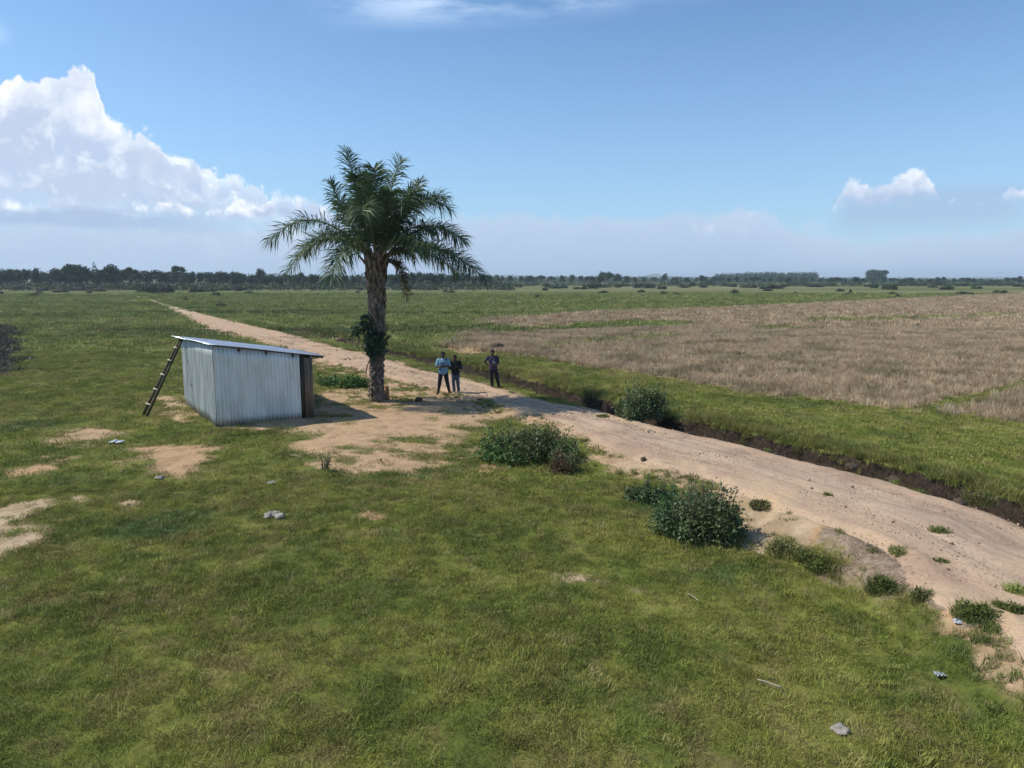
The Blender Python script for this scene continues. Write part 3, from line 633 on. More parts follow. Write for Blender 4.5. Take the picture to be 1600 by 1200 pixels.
# rice stubble
def stub_points(y0, y1, dens, lim=0.5):
    n = int(dens * (1.05 * (y1 * y1 - y0 * y0) / 2 + 12 * (y1 - y0))); Y = np.sqrt(RNG.random(n) * (y1 * y1 - y0 * y0) + y0 * y0); X = -0.15 * Y + RNG.random(n) * (0.95 * Y + 6)
    so, hu, dk, tn, rd = masks(X, Y); ok = tn > lim + 0.35 * (RNG.random(n) - 0.5); X, Y = X[ok], Y[ok]; return np.stack([X, Y, height(X, Y)], 1)
stA = [blade_clump(34, 0.13, 0.10, 0.32, 0.012, 0.32, 200 + k, M_STUB) for k in range(5)]
stB = [blade_clump(36, 0.45, 0.12, 0.36, 0.036, 0.35, 220 + k, M_STUB) for k in range(4)]
s1 = stub_points(20, 70, 17); scatter('rice_stubble', s1, 0.75 + 0.5 * RNG.random(len(s1)), stA, 'tan upright stubble of the harvested field nearest the ditch')
s2 = stub_points(70, 260, 1.4); scatter('rice_stubble', s2, 0.8 + 0.6 * RNG.random(len(s2)), stB, 'tan stubble in the far part of the harvested field')
# pebbles and crumbs of earth on the road and the bare ground
M_PEB = simple('road_pebbles', (0.16, 0.115, 0.08), (0.40, 0.30, 0.21), 30, 0.95, rnd=0.5)
def peb(k):
    V, T = ico(1); V = V.copy(); r = np.random.default_rng(k); V *= 1 + 0.3 * r.normal(size=(len(V), 1)) * 0.6; V[:, 2] *= 0.65; return make_mesh('pebble', V, T, None, [M_PEB])
n = 30000; uq = -14 + 70 * RNG.random(n) ** 1.3; vq = vL(uq) - 0.8 + (vR(uq) - vL(uq) + 1.2) * RNG.random(n); X, Y = xy(uq, vq)
X2, Y2 = rand_wedge(30000, 8, 45); m2 = masks(X2, Y2); k2 = (m2[0] > 0.6) & (sdf(X2, Y2, FOOT) < -0.1); X = np.concatenate([X, X2[k2]]); Y = np.concatenate([Y, Y2[k2]])
k = fbm(X / 1.4, Y / 1.4, 4, 95) + 0.5 * RNG.random(len(X)) > 0.15; X, Y = X[k], Y[k]
sz = np.where(RNG.random(len(X)) < 0.015, 0.030, 0.009) * (0.5 + RNG.random(len(X))) * np.interp(Y, [10, 40], [1, 1.6])
uq, vq = uv(X, Y); zz = height(X, Y); onr = (vq > vL(uq)) & (vq < vR(uq)); scatter('pebbles', np.stack([X, Y, zz + np.where(onr, 0.035, 0.0)], 1), sz, [peb(k) for k in range(4)], 'small pebbles and crumbs of earth on the sandy road', 0.5)
# thin dry stalks standing out of the lawn
M_STALKS = grass_mat('dry_stalks', 1.3, (0.34, 0.28, 0.13), 0.65)
X, Y = rand_wedge(3200, 5.5, 40); mk = masks(X, Y); uq, vq = uv(X, Y); k = (mk[0] < 0.3) & (mk[2] < 0.3) & (mk[3] < 0.4) & (mk[4] < 0.3) & (fbm(X / 2.5, Y / 2.5, 3, 97) > -0.1) & (sdf(X, Y, FOOT) < -0.1) & ((vq < vL(uq)) | (vq > vD(uq) + 0.5)); X, Y = X[k], Y[k]
scatter('tall_grass', np.stack([X, Y, height(X, Y)], 1), 0.5 + 0.7 * RNG.random(len(X)), [blade_clump(14, 0.10, 0.07, 0.26, 0.006, 0.8, 260 + k, M_STALKS) for k in range(4)], 'sparse thin dry stalks in the lawn')
# dark clods and weeds of the dug patch at the left edge
M_WEED = simple('dug_patch_weeds', (0.07, 0.075, 0.045), (0.19, 0.17, 0.11), 2.0, 0.8, rnd=0.4)
n = 2600; Y = 38 + 40 * RNG.random(n); X = -0.80 * Y + 0.16 * Y * RNG.random(n); k = sdf(X, Y, DARKP[0][0]) > -0.3 + 1.6 * fbm(X / 1.5, Y / 1.5, 3, 91); X, Y = X[k], Y[k]
wd = [blade_clump(26, 0.35, 0.08, 0.30, 0.06, 0.9, 240 + k, M_WEED) for k in range(4)]
scatter('weeds', np.stack([X, Y, height(X, Y)], 1), 0.4 + 0.5 * RNG.random(len(X)), wd, 'dark rough weeds on the dug patch at the left edge', 0.4)

# ------------------------------------------------------------------ galvanised shed
def metal_mat(name, c1, c2, rough=0.42, metal=0.75):
    m, nt = new_mat(name); o = nt.obj()
    a = nt.noise(nt.scalev(o, (2.2, 2.2, 0.5)), 1.0, 5, 0.65); b = nt.noise(o, 9.0, 5, 0.7); st = nt.noise(nt.scalev(o, (9, 9, 0.35)), 1.0, 4, 0.6)
    c = nt.mix(nt.step(a, 0.35, 0.65), c1, c2); c = nt.mix(nt.math('MULTIPLY', nt.step(st, 0.52, 0.7), 0.25), c, (0.30, 0.31, 0.30))
    ru = nt.step(nt.noise(nt.scalev(o, (5, 5, 1.6)), 1.0, 6, 0.75), 0.63, 0.74); c = nt.mix(nt.math('MULTIPLY', ru, 0.45), c, (0.24, 0.16, 0.10))
    z = nt.xyz(o)[2]
    c = nt.mix(nt.math('MULTIPLY', nt.step(nt.math('ADD', z, nt.math('MULTIPLY', b, 0.5)), 0.62, 0.25), 0.55), c, (0.36, 0.28, 0.20))
    rg = nt.math('MULTIPLY_ADD', b, 0.25, rough - 0.1)
    finish(nt, c, rg, metal, nt.bump(a, 0.15, 0.02), 0.4); return m
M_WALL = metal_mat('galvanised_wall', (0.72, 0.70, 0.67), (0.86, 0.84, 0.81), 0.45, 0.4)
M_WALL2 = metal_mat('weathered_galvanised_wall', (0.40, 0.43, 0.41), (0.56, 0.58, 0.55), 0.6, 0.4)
M_ROOF = metal_mat('galvanised_roof', (0.70, 0.74, 0.80), (0.80, 0.83, 0.87), 0.38, 0.8)
M_WOOD = simple('brown_planks', (0.13, 0.085, 0.055), (0.26, 0.18, 0.12), 2.0, 0.85, bump=0.4, stretch=(8, 8, 0.7))
M_DARKWOOD = simple('dark_timber', (0.028, 0.022, 0.016), (0.075, 0.055, 0.04), 3.0, 0.85, bump=0.4, stretch=(6, 6, 1))
M_POLE = simple('ladder_timber', (0.022, 0.020, 0.012), (0.065, 0.055, 0.03), 3.0, 0.8, bump=0.3)
M_RUNG = simple('ladder_rung_wood', (0.42, 0.36, 0.26), (0.55, 0.48, 0.36), 3.0, 0.8)
def corrugated(p0, p1, z0f, z1f, nrm, amp=0.030, pitch=0.125, seg=6, seed=0, sheet=0.76):
    """wall of upright corrugated sheets from p0 to p1 (2-D); z0f, z1f give foot and head for t in 0..1"""
    L = float(np.linalg.norm(p1 - p0)); n = int(L / pitch * seg); t = np.linspace(0, 1, n + 1); r = np.random.default_rng(seed)
    s = t * L; k = np.floor(s / sheet).astype(int); jit = r.normal(0, 0.012, k.max() + 2)[k]; foot = r.normal(0, 0.02, k.max() + 2)[k]
    off = amp * np.cos(s / pitch * 2 * np.pi) + jit + 0.008 * np.sin(s * 1.7 + seed)
    V = []; rows = 9
    for i in range(rows):
        f = i / (rows - 1); z = z0f(t) + foot * (1 - f) + (z1f(t) - z0f(t)) * f
        o = off + 0.012 * np.sin(f * 5 + k * 2.1) * (1 - f) 
        xy_ = p0[None] + (p1 - p0)[None] * t[:, None] + nrm[None] * o[:, None]; V.append(np.column_stack([xy_, z]))
    V = np.concatenate(V); m = n + 1; Q = [(i * m + j, i * m + j + 1, (i + 1) * m + j + 1, (i + 1) * m + j) for i in range(rows - 1) for j in range(n)]
    return V, Q
def shed():
    A, B, C, D = (np.array(q[:2]) for q in (SA, SB, SC, SD))
    base = (A + B + C + D) / 4
    def top(px, py, g):                                       # height above a ground point from the picture
        d = ray(px, py); t = g[1] / d[1]; return CAMH + d[2] * t
    zA = top(321, 541, A); zB = top(489, 556, B); zC = top(283, 529, C); zD = zB + (zC - zA) + 0.0
    root = thing('metal_shed', 'small shed of galvanised corrugated iron with a sloping roof', 'shed', (base[0], base[1], 0))
    inv = np.array([base[0], base[1], 0])
    gz = lambda p: zat(p[0], p[1]) - 0.03
    def wall(name, p, q, zp, zq, mat, seed, flip=1):
        d = (q - p) / np.linalg.norm(q - p); nrm = np.array([d[1], -d[0]]) * flip
        V, Q = corrugated(p, q, lambda t: gz(p) + (gz(q) - gz(p)) * t, lambda t: zp + (zq - zp) * t, nrm, seed=seed)
        o = link(name, make_mesh(name, V - inv, None, Q, [mat], smooth=True), root); md = o.modifiers.new('thickness', 'SOLIDIFY'); md.thickness = 0.003; return o
    F_ = B - A; E = A + F_ * 0.875                            # the iron stops short of the right corner
    zE = zA + (zB - zA) * 0.875
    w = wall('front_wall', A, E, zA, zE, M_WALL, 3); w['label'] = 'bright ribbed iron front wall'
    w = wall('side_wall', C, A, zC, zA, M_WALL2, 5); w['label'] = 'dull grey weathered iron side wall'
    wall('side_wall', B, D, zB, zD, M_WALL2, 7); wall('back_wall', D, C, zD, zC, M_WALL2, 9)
    # timber corner: dark post, then brown plank door leaf swung a little open
    d = F_ / np.linalg.norm(F_); nr = np.array([d[1], -d[0]]); L = np.linalg.norm(F_)
    mb = MB(); q = E + d * 0.07 + nr * -0.03; h = zE - 0.03 - gz(q); mb.box((q[0] - inv[0], q[1] - inv[1], gz(q) + h / 2), (*(d * 0.13), 0), (*(nr * 0.09), 0), (0, 0, h))
    link('corner_post', mb.mesh('corner_post', [M_DARKWOOD]), root)
    mb = MB(); n = 3; st = E + d * 0.145
    for k in range(n):
        q = st + d * (0.045 + 0.092 * k) + nr * 0.005 * (k % 2); h = zB - 0.08 - gz(q) - 0.01 * k
        mb.box((q[0] - inv[0], q[1] - inv[1], gz(q) + 0.02 + h / 2), (*(d * 0.088), 0), (*(nr * 0.028), 0), (0, 0, h))
    for zz in (0.5, 1.7):
        q = st + d * 0.14 - nr * 0.035; mb.box((q[0] - inv[0], q[1] - inv[1], zz), (*(d * 0.27), 0), (*(nr * 0.03), 0), (0, 0, 0.09))
    dr = link('door', mb.mesh('door', [M_WOOD]), root); dr['label'] = 'narrow brown plank door at the right corner'
    # roof: one corrugated slope falling to the right, with a ragged overhang
    zt = 0.05; ov = 0.14
    bdir = (C - A) / np.linalg.norm(C - A)
    p00 = A - d * 0.14 - bdir * ov; p10 = B + d * 0.50 - bdir * ov * 0.6; p01 = C - d * 0.30 + bdir * 0.25; p11 = D + d * 0.50 + bdir * 0.25
    slope = (zB - zA) / L; sb = (zC - zA) / np.linalg.norm(C - A)
    def zr(p):
        r_ = p - A; M = np.column_stack([d, bdir]); a, b = np.linalg.solve(M, r_); return zA + slope * a + sb * b + zt
    nb, na = 260, 10; V = []
    for i in range(na + 1):
        fa = i / na
        for j in range(nb + 1):
            fb = j / nb; sh = int(fb * 7); e = 0.035 * math.sin(sh * 2.3)
            f2 = fa * (1 + e * 0.4) if i == na else fa
            p = p00 * (1 - f2) * (1 - fb) + p10 * f2 * (1 - fb) + p01 * (1 - f2) * fb + p11 * f2 * fb
            V.append((p[0] - inv[0], p[1] - inv[1], zr(p) + 0.010 * math.cos(fb * 5.4 / 0.076 * 2 * math.pi) + 0.006 * sh % 0.02 + 0.012 * math.sin(fa * 6 + sh)))
    m_ = nb + 1; Q = [(i * m_ + j, (i + 1) * m_ + j, (i + 1) * m_ + j + 1, i * m_ + j + 1) for i in range(na) for j in range(nb)]
    o = link('roof', make_mesh('roof', V, None, Q, [M_ROOF], smooth=True), root); o.modifiers.new('thickness', 'SOLIDIFY').thickness = 0.004
    # rafters under the eaves
    for k, t in enumerate((0.25, 0.52, 0.80)):
        a = A + d * L * t - bdir * 0.10; b = C + d * L * t + bdir * 0.15; mb = MB(); mid = (a + b) / 2
        za = zr(a) - zt - 0.035; zb = zr(b) - zt - 0.035; v3 = np.array([*(b - a), zb - za]); ln = np.linalg.norm(v3)
        mb.box((mid[0] - inv[0], mid[1] - inv[1], (za + zb) / 2), v3, (*(d * 0.06), 0), (0, 0, 0.09)); link('rafter', mb.mesh('rafter', [M_DARKWOOD]), root)
    for t in (0.03, 0.5, 0.97):
        a = A + (C - A) * t + d * 0.02; b = B + (D - B) * t + d * 0.48; za = zr(a) - zt - 0.0; zb = zr(b) - zt - 0.0
        mb = MB(); mid = (a + b) / 2; mb.box((mid[0] - inv[0], mid[1] - inv[1], (za + zb) / 2 - 0.012), (*(b - a), zb - za), (*(bdir * 0.07), 0), (0, 0, 0.07)); link('purlin', mb.mesh('purlin', [M_DARKWOOD]), root)
    return A, C, zA, zC, d, bdir
A_, C_, zA_, zC_, dA_, bA_ = shed()

def ladder():
    f0 = GZ(223, 649); f1 = GZ(231, 652)
    t0 = np.array([*(C_ + (A_ - C_) * 0.10 - dA_ * 0.12), zC_ + 0.02]); t1 = np.array([*(C_ + (A_ - C_) * 0.17 - dA_ * 0.12), zC_ + 0.02])
    # real spacing of the rails: 0.36 m
    s = (f1 - f0); s /= np.linalg.norm(s); f1 = f0 + s * 0.34; s2 = t1 - t0; s2 /= np.linalg.norm(s2); t1 = t0 + s2 * 0.34
    root = thing('ladder', 'dark wooden ladder leaning on the left side of the shed', 'ladder', f0)
    for a, b in ((f0, t0), (f1, t1)):
        mb = MB(); q = [a + (b - a) * t + np.array([0, 0, -0.02 if t == 0 else 0]) for t in np.linspace(0, 1.03, 6)]
        mb.tube(np.array(q) - f0, np.linspace(0.052, 0.042, 6), 8); link('rail', mb.mesh('rail', [M_POLE], True), root)
    for t in (0.14, 0.33, 0.52, 0.71, 0.88):
        a = f0 + (t0 - f0) * t; b = f1 + (t1 - f1) * t; dd = (b - a) / np.linalg.norm(b - a); mb = MB(); up = np.array([0, 0, 0.012])
        nn = np.cross(dd, t0 - f0); nn /= np.linalg.norm(nn); nn *= -1 if nn[1] > 0 else 1
        mb.box((a + b) / 2 + nn * 0.06 - f0, (b - a) + dd * 0.14, nn * 0.03, np.cross(dd, nn) * 0.045)
        link('rung', mb.mesh('rung', [M_RUNG]), root)
ladder()

# ------------------------------------------------------------------ palm
M_BARK = simple('palm_bark', (0.040, 0.030, 0.023), (0.25, 0.20, 0.155), 2.4, 0.9, bump=0.5, stretch=(3, 3, 1.2))
M_FROND = simple('palm_leaflets', (0.042, 0.080, 0.032), (0.100, 0.150, 0.058), 1.5, 0.5, spec=0.3, transl=0.2)
M_RACH = simple('palm_leaf_stalk', (0.10, 0.10, 0.045), (0.20, 0.17, 0.09), 2.0, 0.6)
M_DEAD = simple('dying_palm_leaflets', (0.085, 0.075, 0.025), (0.17, 0.13, 0.055), 2.0, 0.6, transl=0.2)
M_STALK = simple('palm_leaf_base', (0.12, 0.09, 0.06), (0.30, 0.24, 0.17), 2.5, 0.8, bump=0.3)
PB = GZ(588, 626)
PY = float(PB[1])
def palm():
    root = thing('palm_tree', 'tall palm with arching dark fronds standing by the dirt road', 'palm tree', PB)
    top = P(589, 402, PY) - PB; H = top[2]
    # trunk
    mb = MB(); zs = np.linspace(-0.15, H, 26); axis_ = lambda z: np.array([0.03 * math.sin(z * 0.8) + top[0] * z / H, 0, z])
    rad = lambda z: 0.265 + 0.11 * math.exp(-max(z, 0) / 0.30) + 0.035 * sstep(np.array(z), 2.6, 5.2).item()
    mb.tube([axis_(z) for z in zs], [rad(z) - 0.05 for z in zs], 18)
    n = 300
    for k in range(n):
        z = 0.05 + (H - 0.15) * (k / n) ** 0.98; a = k * 2.39996 + random.gauss(0, 0.08); rr = rad(z); out = np.array([math.cos(a), math.sin(a), 0]); sd = np.array([-math.sin(a), math.cos(a), 0])
        ln = (0.20 + 0.30 * z / H) * random.uniform(0.8, 1.25); w = random.uniform(0.055, 0.085); b = axis_(z) + out * (rr - 0.07)
        lean = random.uniform(0.16, 0.44) * (0.7 + 0.4 * z / H); tip = b + np.array([0, 0, ln]) + out * ln * lean; mid = b + np.array([0, 0, ln * 0.5]) + out * (ln * lean * 0.5 + 0.035)
        sk = random.uniform(-0.25, 0.25) * ln; tip = tip + sd * sk; wt = w * random.uniform(0.45, 0.75)
        V = [b - sd * w, b + sd * w, mid + sd * w * 0.85 + out * 0.03, mid - sd * w * 0.85 + out * 0.03, tip + sd * wt, tip - sd * wt, tip - out * 0.06 + sd * wt * 0.8, tip - out * 0.06 - sd * wt * 0.8, mid + out * 0.065]
        mb.add(V, [(0, 1, 8), (1, 2, 8), (3, 0, 8), (2, 4, 8), (4, 5, 8), (5, 3, 8)], [(4, 6, 7, 5), (1, 6, 4, 2), (0, 3, 5, 7)])
    link('trunk', mb.mesh('trunk', [M_BARK]), root)
    # fronds
    fr = [((556, 292), (541, 236), .3, .4, 1), ((532, 322), (517, 286), -.5, -.8, 1), ((545, 345), (532, 318), .9, 1.5, .9), ((604, 300), (626, 250), .3, .2, 1), ((590, 280), (584, 262), .9, 1.2, .9),
          ((642, 312), (656, 283), 1.1, 1.7, .8), ((632, 275), (703, 326), -.3, -.6, 1.05), ((640, 296), (694, 308), .9, 1.6, 1), ((640, 318), (722, 374), -.9, -1.3, 1.05), ((672, 318), (723, 378), .8, 1.4, 1),
          ((660, 348), (757, 434), -.3, -.5, 1.1), ((668, 362), (742, 420), -1.0, -1.6, 1.05), ((650, 372), (716, 425), .8, 1.4, .9), ((488, 296), (420, 380), 0.1, 0.1, 1.05), ((505, 330), (450, 424), -.9, -1.3, 1.05), ((520, 330), (470, 395), .9, 1.4, .95),
          ((536, 352), (518, 436), -1.3, -1.9, 1), ((572, 285), (566, 335), -1.8, -2.9, 1), 
          ((630, 345), (672, 390), -1.6, -2.4, .95), ((575, 300), (560, 275), -1.0, -1.7, .95), ((615, 310), (648, 300), -1.2, -2.0, .95), ((600, 330), (610, 300), -.8, -1.4, .9), ((582, 330), (570, 300), 1.0, 1.6, .9), ((628, 385), (634, 462), .25, .3, .7)]
    base = np.array([top[0], 0, H - 0.05])
    for k, (c, t, yc, yt, ls) in enumerate(fr):
        dead = k == len(fr) - 1
        p2 = P(t[0], t[1], PY + yt) - PB; p1 = P(c[0], c[1], PY + yc) - PB
        dr = p1 - base; dr[2] = 0; dr = dr / (np.linalg.norm(dr) + 1e-6)
        p0 = base + dr * 0.22 + np.array([0, 0, -0.05 if not dead else -0.3])
        tt = np.linspace(0, 1, 15)[:, None]; C3 = p0 * (1 - tt) ** 2 + p1 * 2 * tt * (1 - tt) + p2 * tt ** 2
        mb = MB(); mb.tube(C3, np.linspace(0.050, 0.008, 15), 6)
        ro = link('frond', mb.mesh('frond_stalk', [M_DEAD if dead else M_RACH], True), root)
        if dead: ro['label'] = 'hanging yellow-brown frond against the trunk'
        r = np.random.default_rng(500 + k); ns = 150; V = []; T = []; Qd = []; cnt = 0
        ln_all = float(np.linalg.norm(np.diff(C3, axis=0), axis=1).sum())
        for s in range(ns):
            f = 0.13 + 0.87 * (s + 0.5 * r.random()) / ns; p = p0 * (1 - f) ** 2 + p1 * 2 * f * (1 - f) + p2 * f ** 2
            tg = 2 * (1 - f) * (p1 - p0) + 2 * f * (p2 - p1); tg /= np.linalg.norm(tg) + 1e-9
            bend = np.array([0, 0, 1.0]) - 0.9 * dr * (1 if abs(tg[2]) > 0.5 else 0.2) * np.sign(tg[2] + 1e-6); nm = bend - tg * bend.dot(tg); nm /= np.linalg.norm(nm) + 1e-9; sd = np.cross(tg, nm)
            L = ls * (0.40 + 0.62 * math.sin((0.08 + 0.80 * f) * math.pi) ** 0.6) * r.uniform(0.8, 1.15)
            if f > 0.96: L *= 0.8
            for sg in (-1, 1):
                ang = r.normal(0.12, 0.42); fw = r.uniform(0.35, 0.65) + 0.5 * max(0, f - 0.8) / 0.2
                dv = sd * sg * math.cos(ang) + nm * math.sin(ang) + tg * fw; dv /= np.linalg.norm(dv)
                q1 = p + dv * L * 0.5 - np.array([0, 0, 0.05 * L]); q2 = p + dv * L * 0.88 - np.array([0, 0, L * r.uniform(0.12, 0.42)])
                w = 0.019 * r.uniform(0.8, 1.3); pw = np.cross(dv, nm + 0.3 * r.normal(size=3)); pw /= np.linalg.norm(pw) + 1e-9
                V += [p - pw * w * .5, p + pw * w * .5, q1 + pw * w, q1 - pw * w, q2]; Qd.append((cnt, cnt + 1, cnt + 2, cnt + 3)); T.append((cnt + 3, cnt + 2, cnt + 4)); cnt += 5
        link('leaflets', make_mesh('leaflets', V, T, Qd, [M_DEAD if dead else M_FROND]), ro)
    # pale leaf bases fanning out at the top of the trunk
    for k in range(22):
        a = k * 2.39996; out = np.array([math.cos(a), math.sin(a), 0]); z = H - 0.75 + 0.035 * k; mb = MB()
        b = axis_(z) + out * 0.24; up = random.uniform(0.65, 1.0)
        mb.tube([b, b + out * 0.14 + np.array([0, 0, 0.35 * up]), b + out * random.uniform(0.3, 0.5) + np.array([0, 0, 0.8 * up])], [0.085, 0.06, 0.03], 6); link('leaf_base', mb.mesh('leaf_base', [M_STALK], True), root)
palm()

# ------------------------------------------------------------------ leafy plants
def leaves(r, centres, n, size, mean_up=0.5, spread=None, droop=0.2):
    """n folded leaves scattered through the given blobs (x, y, z, rx, ry, rz)"""
    cs = np.array(centres, float); wgt = cs[:, 3] * cs[:, 4] * cs[:, 5]; wgt = wgt / wgt.sum(); ci = r.choice(len(cs), n, p=wgt)
    d = r.normal(size=(n, 3)); d /= np.linalg.norm(d, axis=1)[:, None]; rad = r.random(n) ** 0.45 * (1 + 0.12 * r.normal(size=n))
    p = cs[ci, :3] + d * rad[:, None] * cs[ci, 3:6]
    ax = d * 0.8 + r.normal(size=(n, 3)) * 0.8; ax[:, 2] += mean_up * 0.4 - droop; ax /= np.linalg.norm(ax, axis=1)[:, None]
    up = np.array([0, 0, 1.0]) + r.normal(size=(n, 3)) * 0.55; sd = np.cross(ax, up); sd /= np.linalg.norm(sd, axis=1)[:, None] + 1e-9; nm = np.cross(sd, ax)
    L = size * r.uniform(0.6, 1.35, n)[:, None]; W = L * 0.30
    V = np.stack([p, p + ax * L * .45 + sd * W + nm * L * .06, p + ax * L - nm * L * .08, p + ax * L * .45 - sd * W + nm * L * .06], 1).reshape(-1, 3)
    I = np.arange(n) * 4; return V, np.concatenate([np.stack([I, I + 1, I + 2], 1), np.stack([I, I + 2, I + 3], 1)])
def leaf_mat(name, c1, c2, transl=0.25, rough=0.5): return simple(name, c1, c2, 2.2, rough, transl=transl, spec=0.35, detail=5)
M_SHRUB = leaf_mat('shrub_leaves', (0.045, 0.085, 0.030), (0.135, 0.195, 0.078)); M_SHRUB2 = leaf_mat('olive_shrub_leaves', (0.065, 0.095, 0.028), (0.155, 0.175, 0.065))
M_GREEN = leaf_mat('bright_leaves', (0.045, 0.115, 0.022), (0.10, 0.20, 0.045)); M_VINE = leaf_mat('vine_leaves', (0.016, 0.042, 0.016), (0.05, 0.10, 0.04), 0.15, 0.32); M_TWIG = simple('twigs', (0.06, 0.045, 0.03), (0.14, 0.10, 0.07), 4, 0.9)
M_DRYLEAF = leaf_mat('reddish_dry_leaves', (0.095, 0.062, 0.034), (0.16, 0.11, 0.06))
def blobs(r, w, d, h, n, rag=0.5):
    out = []
    for k in range(n):
        a = r.random() * 6.283; q = math.sqrt(r.random()) * 0.85; s = r.uniform(0.13, 0.42); x = math.cos(a) * q * w / 2; y = math.sin(a) * q * d / 2
        hh = h * (1 - 0.55 * q * q) * r.uniform(0.6, 1.0); out.append((x, y, max(hh - s * h * 0.7, 0.15 * h), s * w * 0.55, s * d * 0.55, s * h * 0.85)); out.append((x * 1.05, y * 1.05, 0.18 * h, s * w * 0.5, s * d * 0.5, 0.22 * h))
    return out
def shrub(name, label, cat, loc, w, d, h, n, size, mats, seed, nb=14, group=None, sprigs=10):
    r = np.random.default_rng(seed); root = thing(name, label, cat, loc, group); bl = blobs(r, w, d, h, nb)
    V, T = leaves(r, bl, n, size)
    # sprigs standing out of the outline
    VV = [V]; TT = [T]; cnt = len(V); mb = MB()
    for k in range(sprigs):
        a = r.random() * 6.283; q = r.uniform(0.1, 0.5); b = np.array([math.cos(a) * q * w * 0.6, math.sin(a) * q * d * 0.6, 0]); t = b * 1.5 + np.array([0, 0, h * r.uniform(0.75, 1.3) * (1 - 0.5 * q)])
        m = (b + t) / 2 + r.normal(size=3) * 0.03; mb.tube([b, m, t], [0.012, 0.009, 0.004], 4)
        sp = [(*(b + (t - b) * f), 0.06 + 0.04 * (1 - f), 0.06 + 0.04 * (1 - f), 0.07) for f in (0.6, 0.75, 0.9, 1.0)]
        v2, t2 = leaves(r, sp, 26, size * 0.85, 1.0); VV.append(v2); TT.append(t2 + cnt); cnt += len(v2)
    V = np.concatenate(VV); T = np.concatenate(TT); V[:, 2] = np.maximum(V[:, 2], -0.03); nm = len(mats)
    zrel = V[T[:, 0], 2] / h; mi = np.zeros(len(T), int)
    if nm > 1: mi = np.where(np.array([mnoise.noise(Vector(V[a] * (2.2 / max(w, .5)) + seed)) for a in T[:, 0]]) + 0.25 * r.normal(size=len(T)) > 0.16, 1, 0)
    link('foliage', make_mesh('foliage', V, T, None, mats, tri_m=mi), root)
    for k in range(9):
        a = k * 2.4; mb.tube([(0.06 * math.cos(a), 0.06 * math.sin(a), -0.05), (0.22 * w * math.cos(a), 0.22 * d * math.sin(a), 0.4 * h), (0.34 * w * math.cos(a), 0.34 * d * math.sin(a), 0.72 * h)], [0.022 * min(1, w / 1.4), 0.015 * min(1, w / 1.4), 0.005], 5)
    link('stems', mb.mesh('stems', [M_TWIG]), root); return root
def at(px, py, dx=0, dy=0): g = GZ(px, py); return (g[0] + dx, g[1] + dy, g[2])
shrub('shrub', 'round dark leafy shrub growing over the ditch edge', 'shrub', tuple(G(1006, 655, 0.12) + np.array([0, 0.35, -0.05])), 1.95, 1.5, 1.30, 6200, 0.085, [M_SHRUB, M_SHRUB2], 31, 24, sprigs=24)
shrub('shrub', 'broad spreading shrub with dry reddish lower right, between lawn and road', 'shrub', at(826, 726, 0, 0.6), 3.0, 2.0, 0.98, 7000, 0.085, [M_GREEN, M_SHRUB2], 2, 26, sprigs=44)
shrub('shrub', 'low reddish dry bush in front of the broad shrub', 'shrub', at(884, 741, 0, 0.25), 0.95, 0.75, 0.62, 1500, 0.06, [M_DRYLEAF, M_SHRUB2], 21, 9, sprigs=14)
shrub('shrub', 'dark dense bush on the lawn below the road bank', 'shrub', at(1104, 856, 0, 0.55), 1.75, 1.35, 0.98, 6000, 0.075, [M_SHRUB, M_SHRUB2], 3, 22, sprigs=34)
shrub('shrub', 'small bright green bush beside the dark dense bush', 'shrub', at(1068, 835, 0, 0.6), 0.75, 0.7, 0.72, 1700, 0.075, [M_GREEN], 4, 8, sprigs=8)
shrub('shrub', 'small dark bush at the lawn edge of the road', 'shrub', at(1018, 790, 0, 0.3), 0.95, 0.75, 0.52, 1700, 0.07, [M_SHRUB, M_SHRUB2], 5, 9, sprigs=8)
shrub('leafy_plant', 'low patch of bright broad leaves between shed and palm', 'plant', at(530, 608, 0, 0.6), 2.5, 1.3, 0.55, 2600, 0.12, [M_GREEN, M_GREEN], 6, 18, sprigs=10)
shrub('shrub', 'bush beyond the road just left of the palm trunk', 'shrub', at(540, 536, 0, 0.8), 3.4, 1.8, 1.35, 4200, 0.12, [M_SHRUB, M_SHRUB2], 7, 16, sprigs=14)
shrub('weed', 'single upright leafy weed on the lawn in front of the bare ground', 'weed', at(508, 736), 0.42, 0.4, 0.42, 90, 0.05, [M_SHRUB2], 8, 5, sprigs=7)

def vine():
    r = np.random.default_rng(77); root = thing('climbing_plant', 'dark leafy creeper wrapped round the palm trunk', 'creeper', PB)
    bl = []
    for px, py, s in ((572, 500, .30), (560, 512, .26), (556, 520, .2), (576, 516, .34), (584, 530, .36), (592, 542, .36), (578, 542, .32), (598, 528, .3), (586, 552, .28)):
        p = P(px, py, PY - 0.38) - PB; s *= 0.78; bl.append((*p, s, s * 0.7, s * 1.1))
    V, T = leaves(r, bl, 900, 0.17, 0.0, droop=0.5); link('foliage', make_mesh('foliage', V, T, None, [M_VINE]), root)
    mb = MB(); q = []
    for t in np.linspace(0, 1, 24):
        a = -1.2 - t * 5.0; z = -0.02 + 3.1 * t; q.append((0.06 + 0.44 * math.cos(a), 0.44 * math.sin(a), z))
    mb.tube(q, 0.022, 6); link('stem', mb.mesh('stem', [M_TWIG], True), root)
vine()
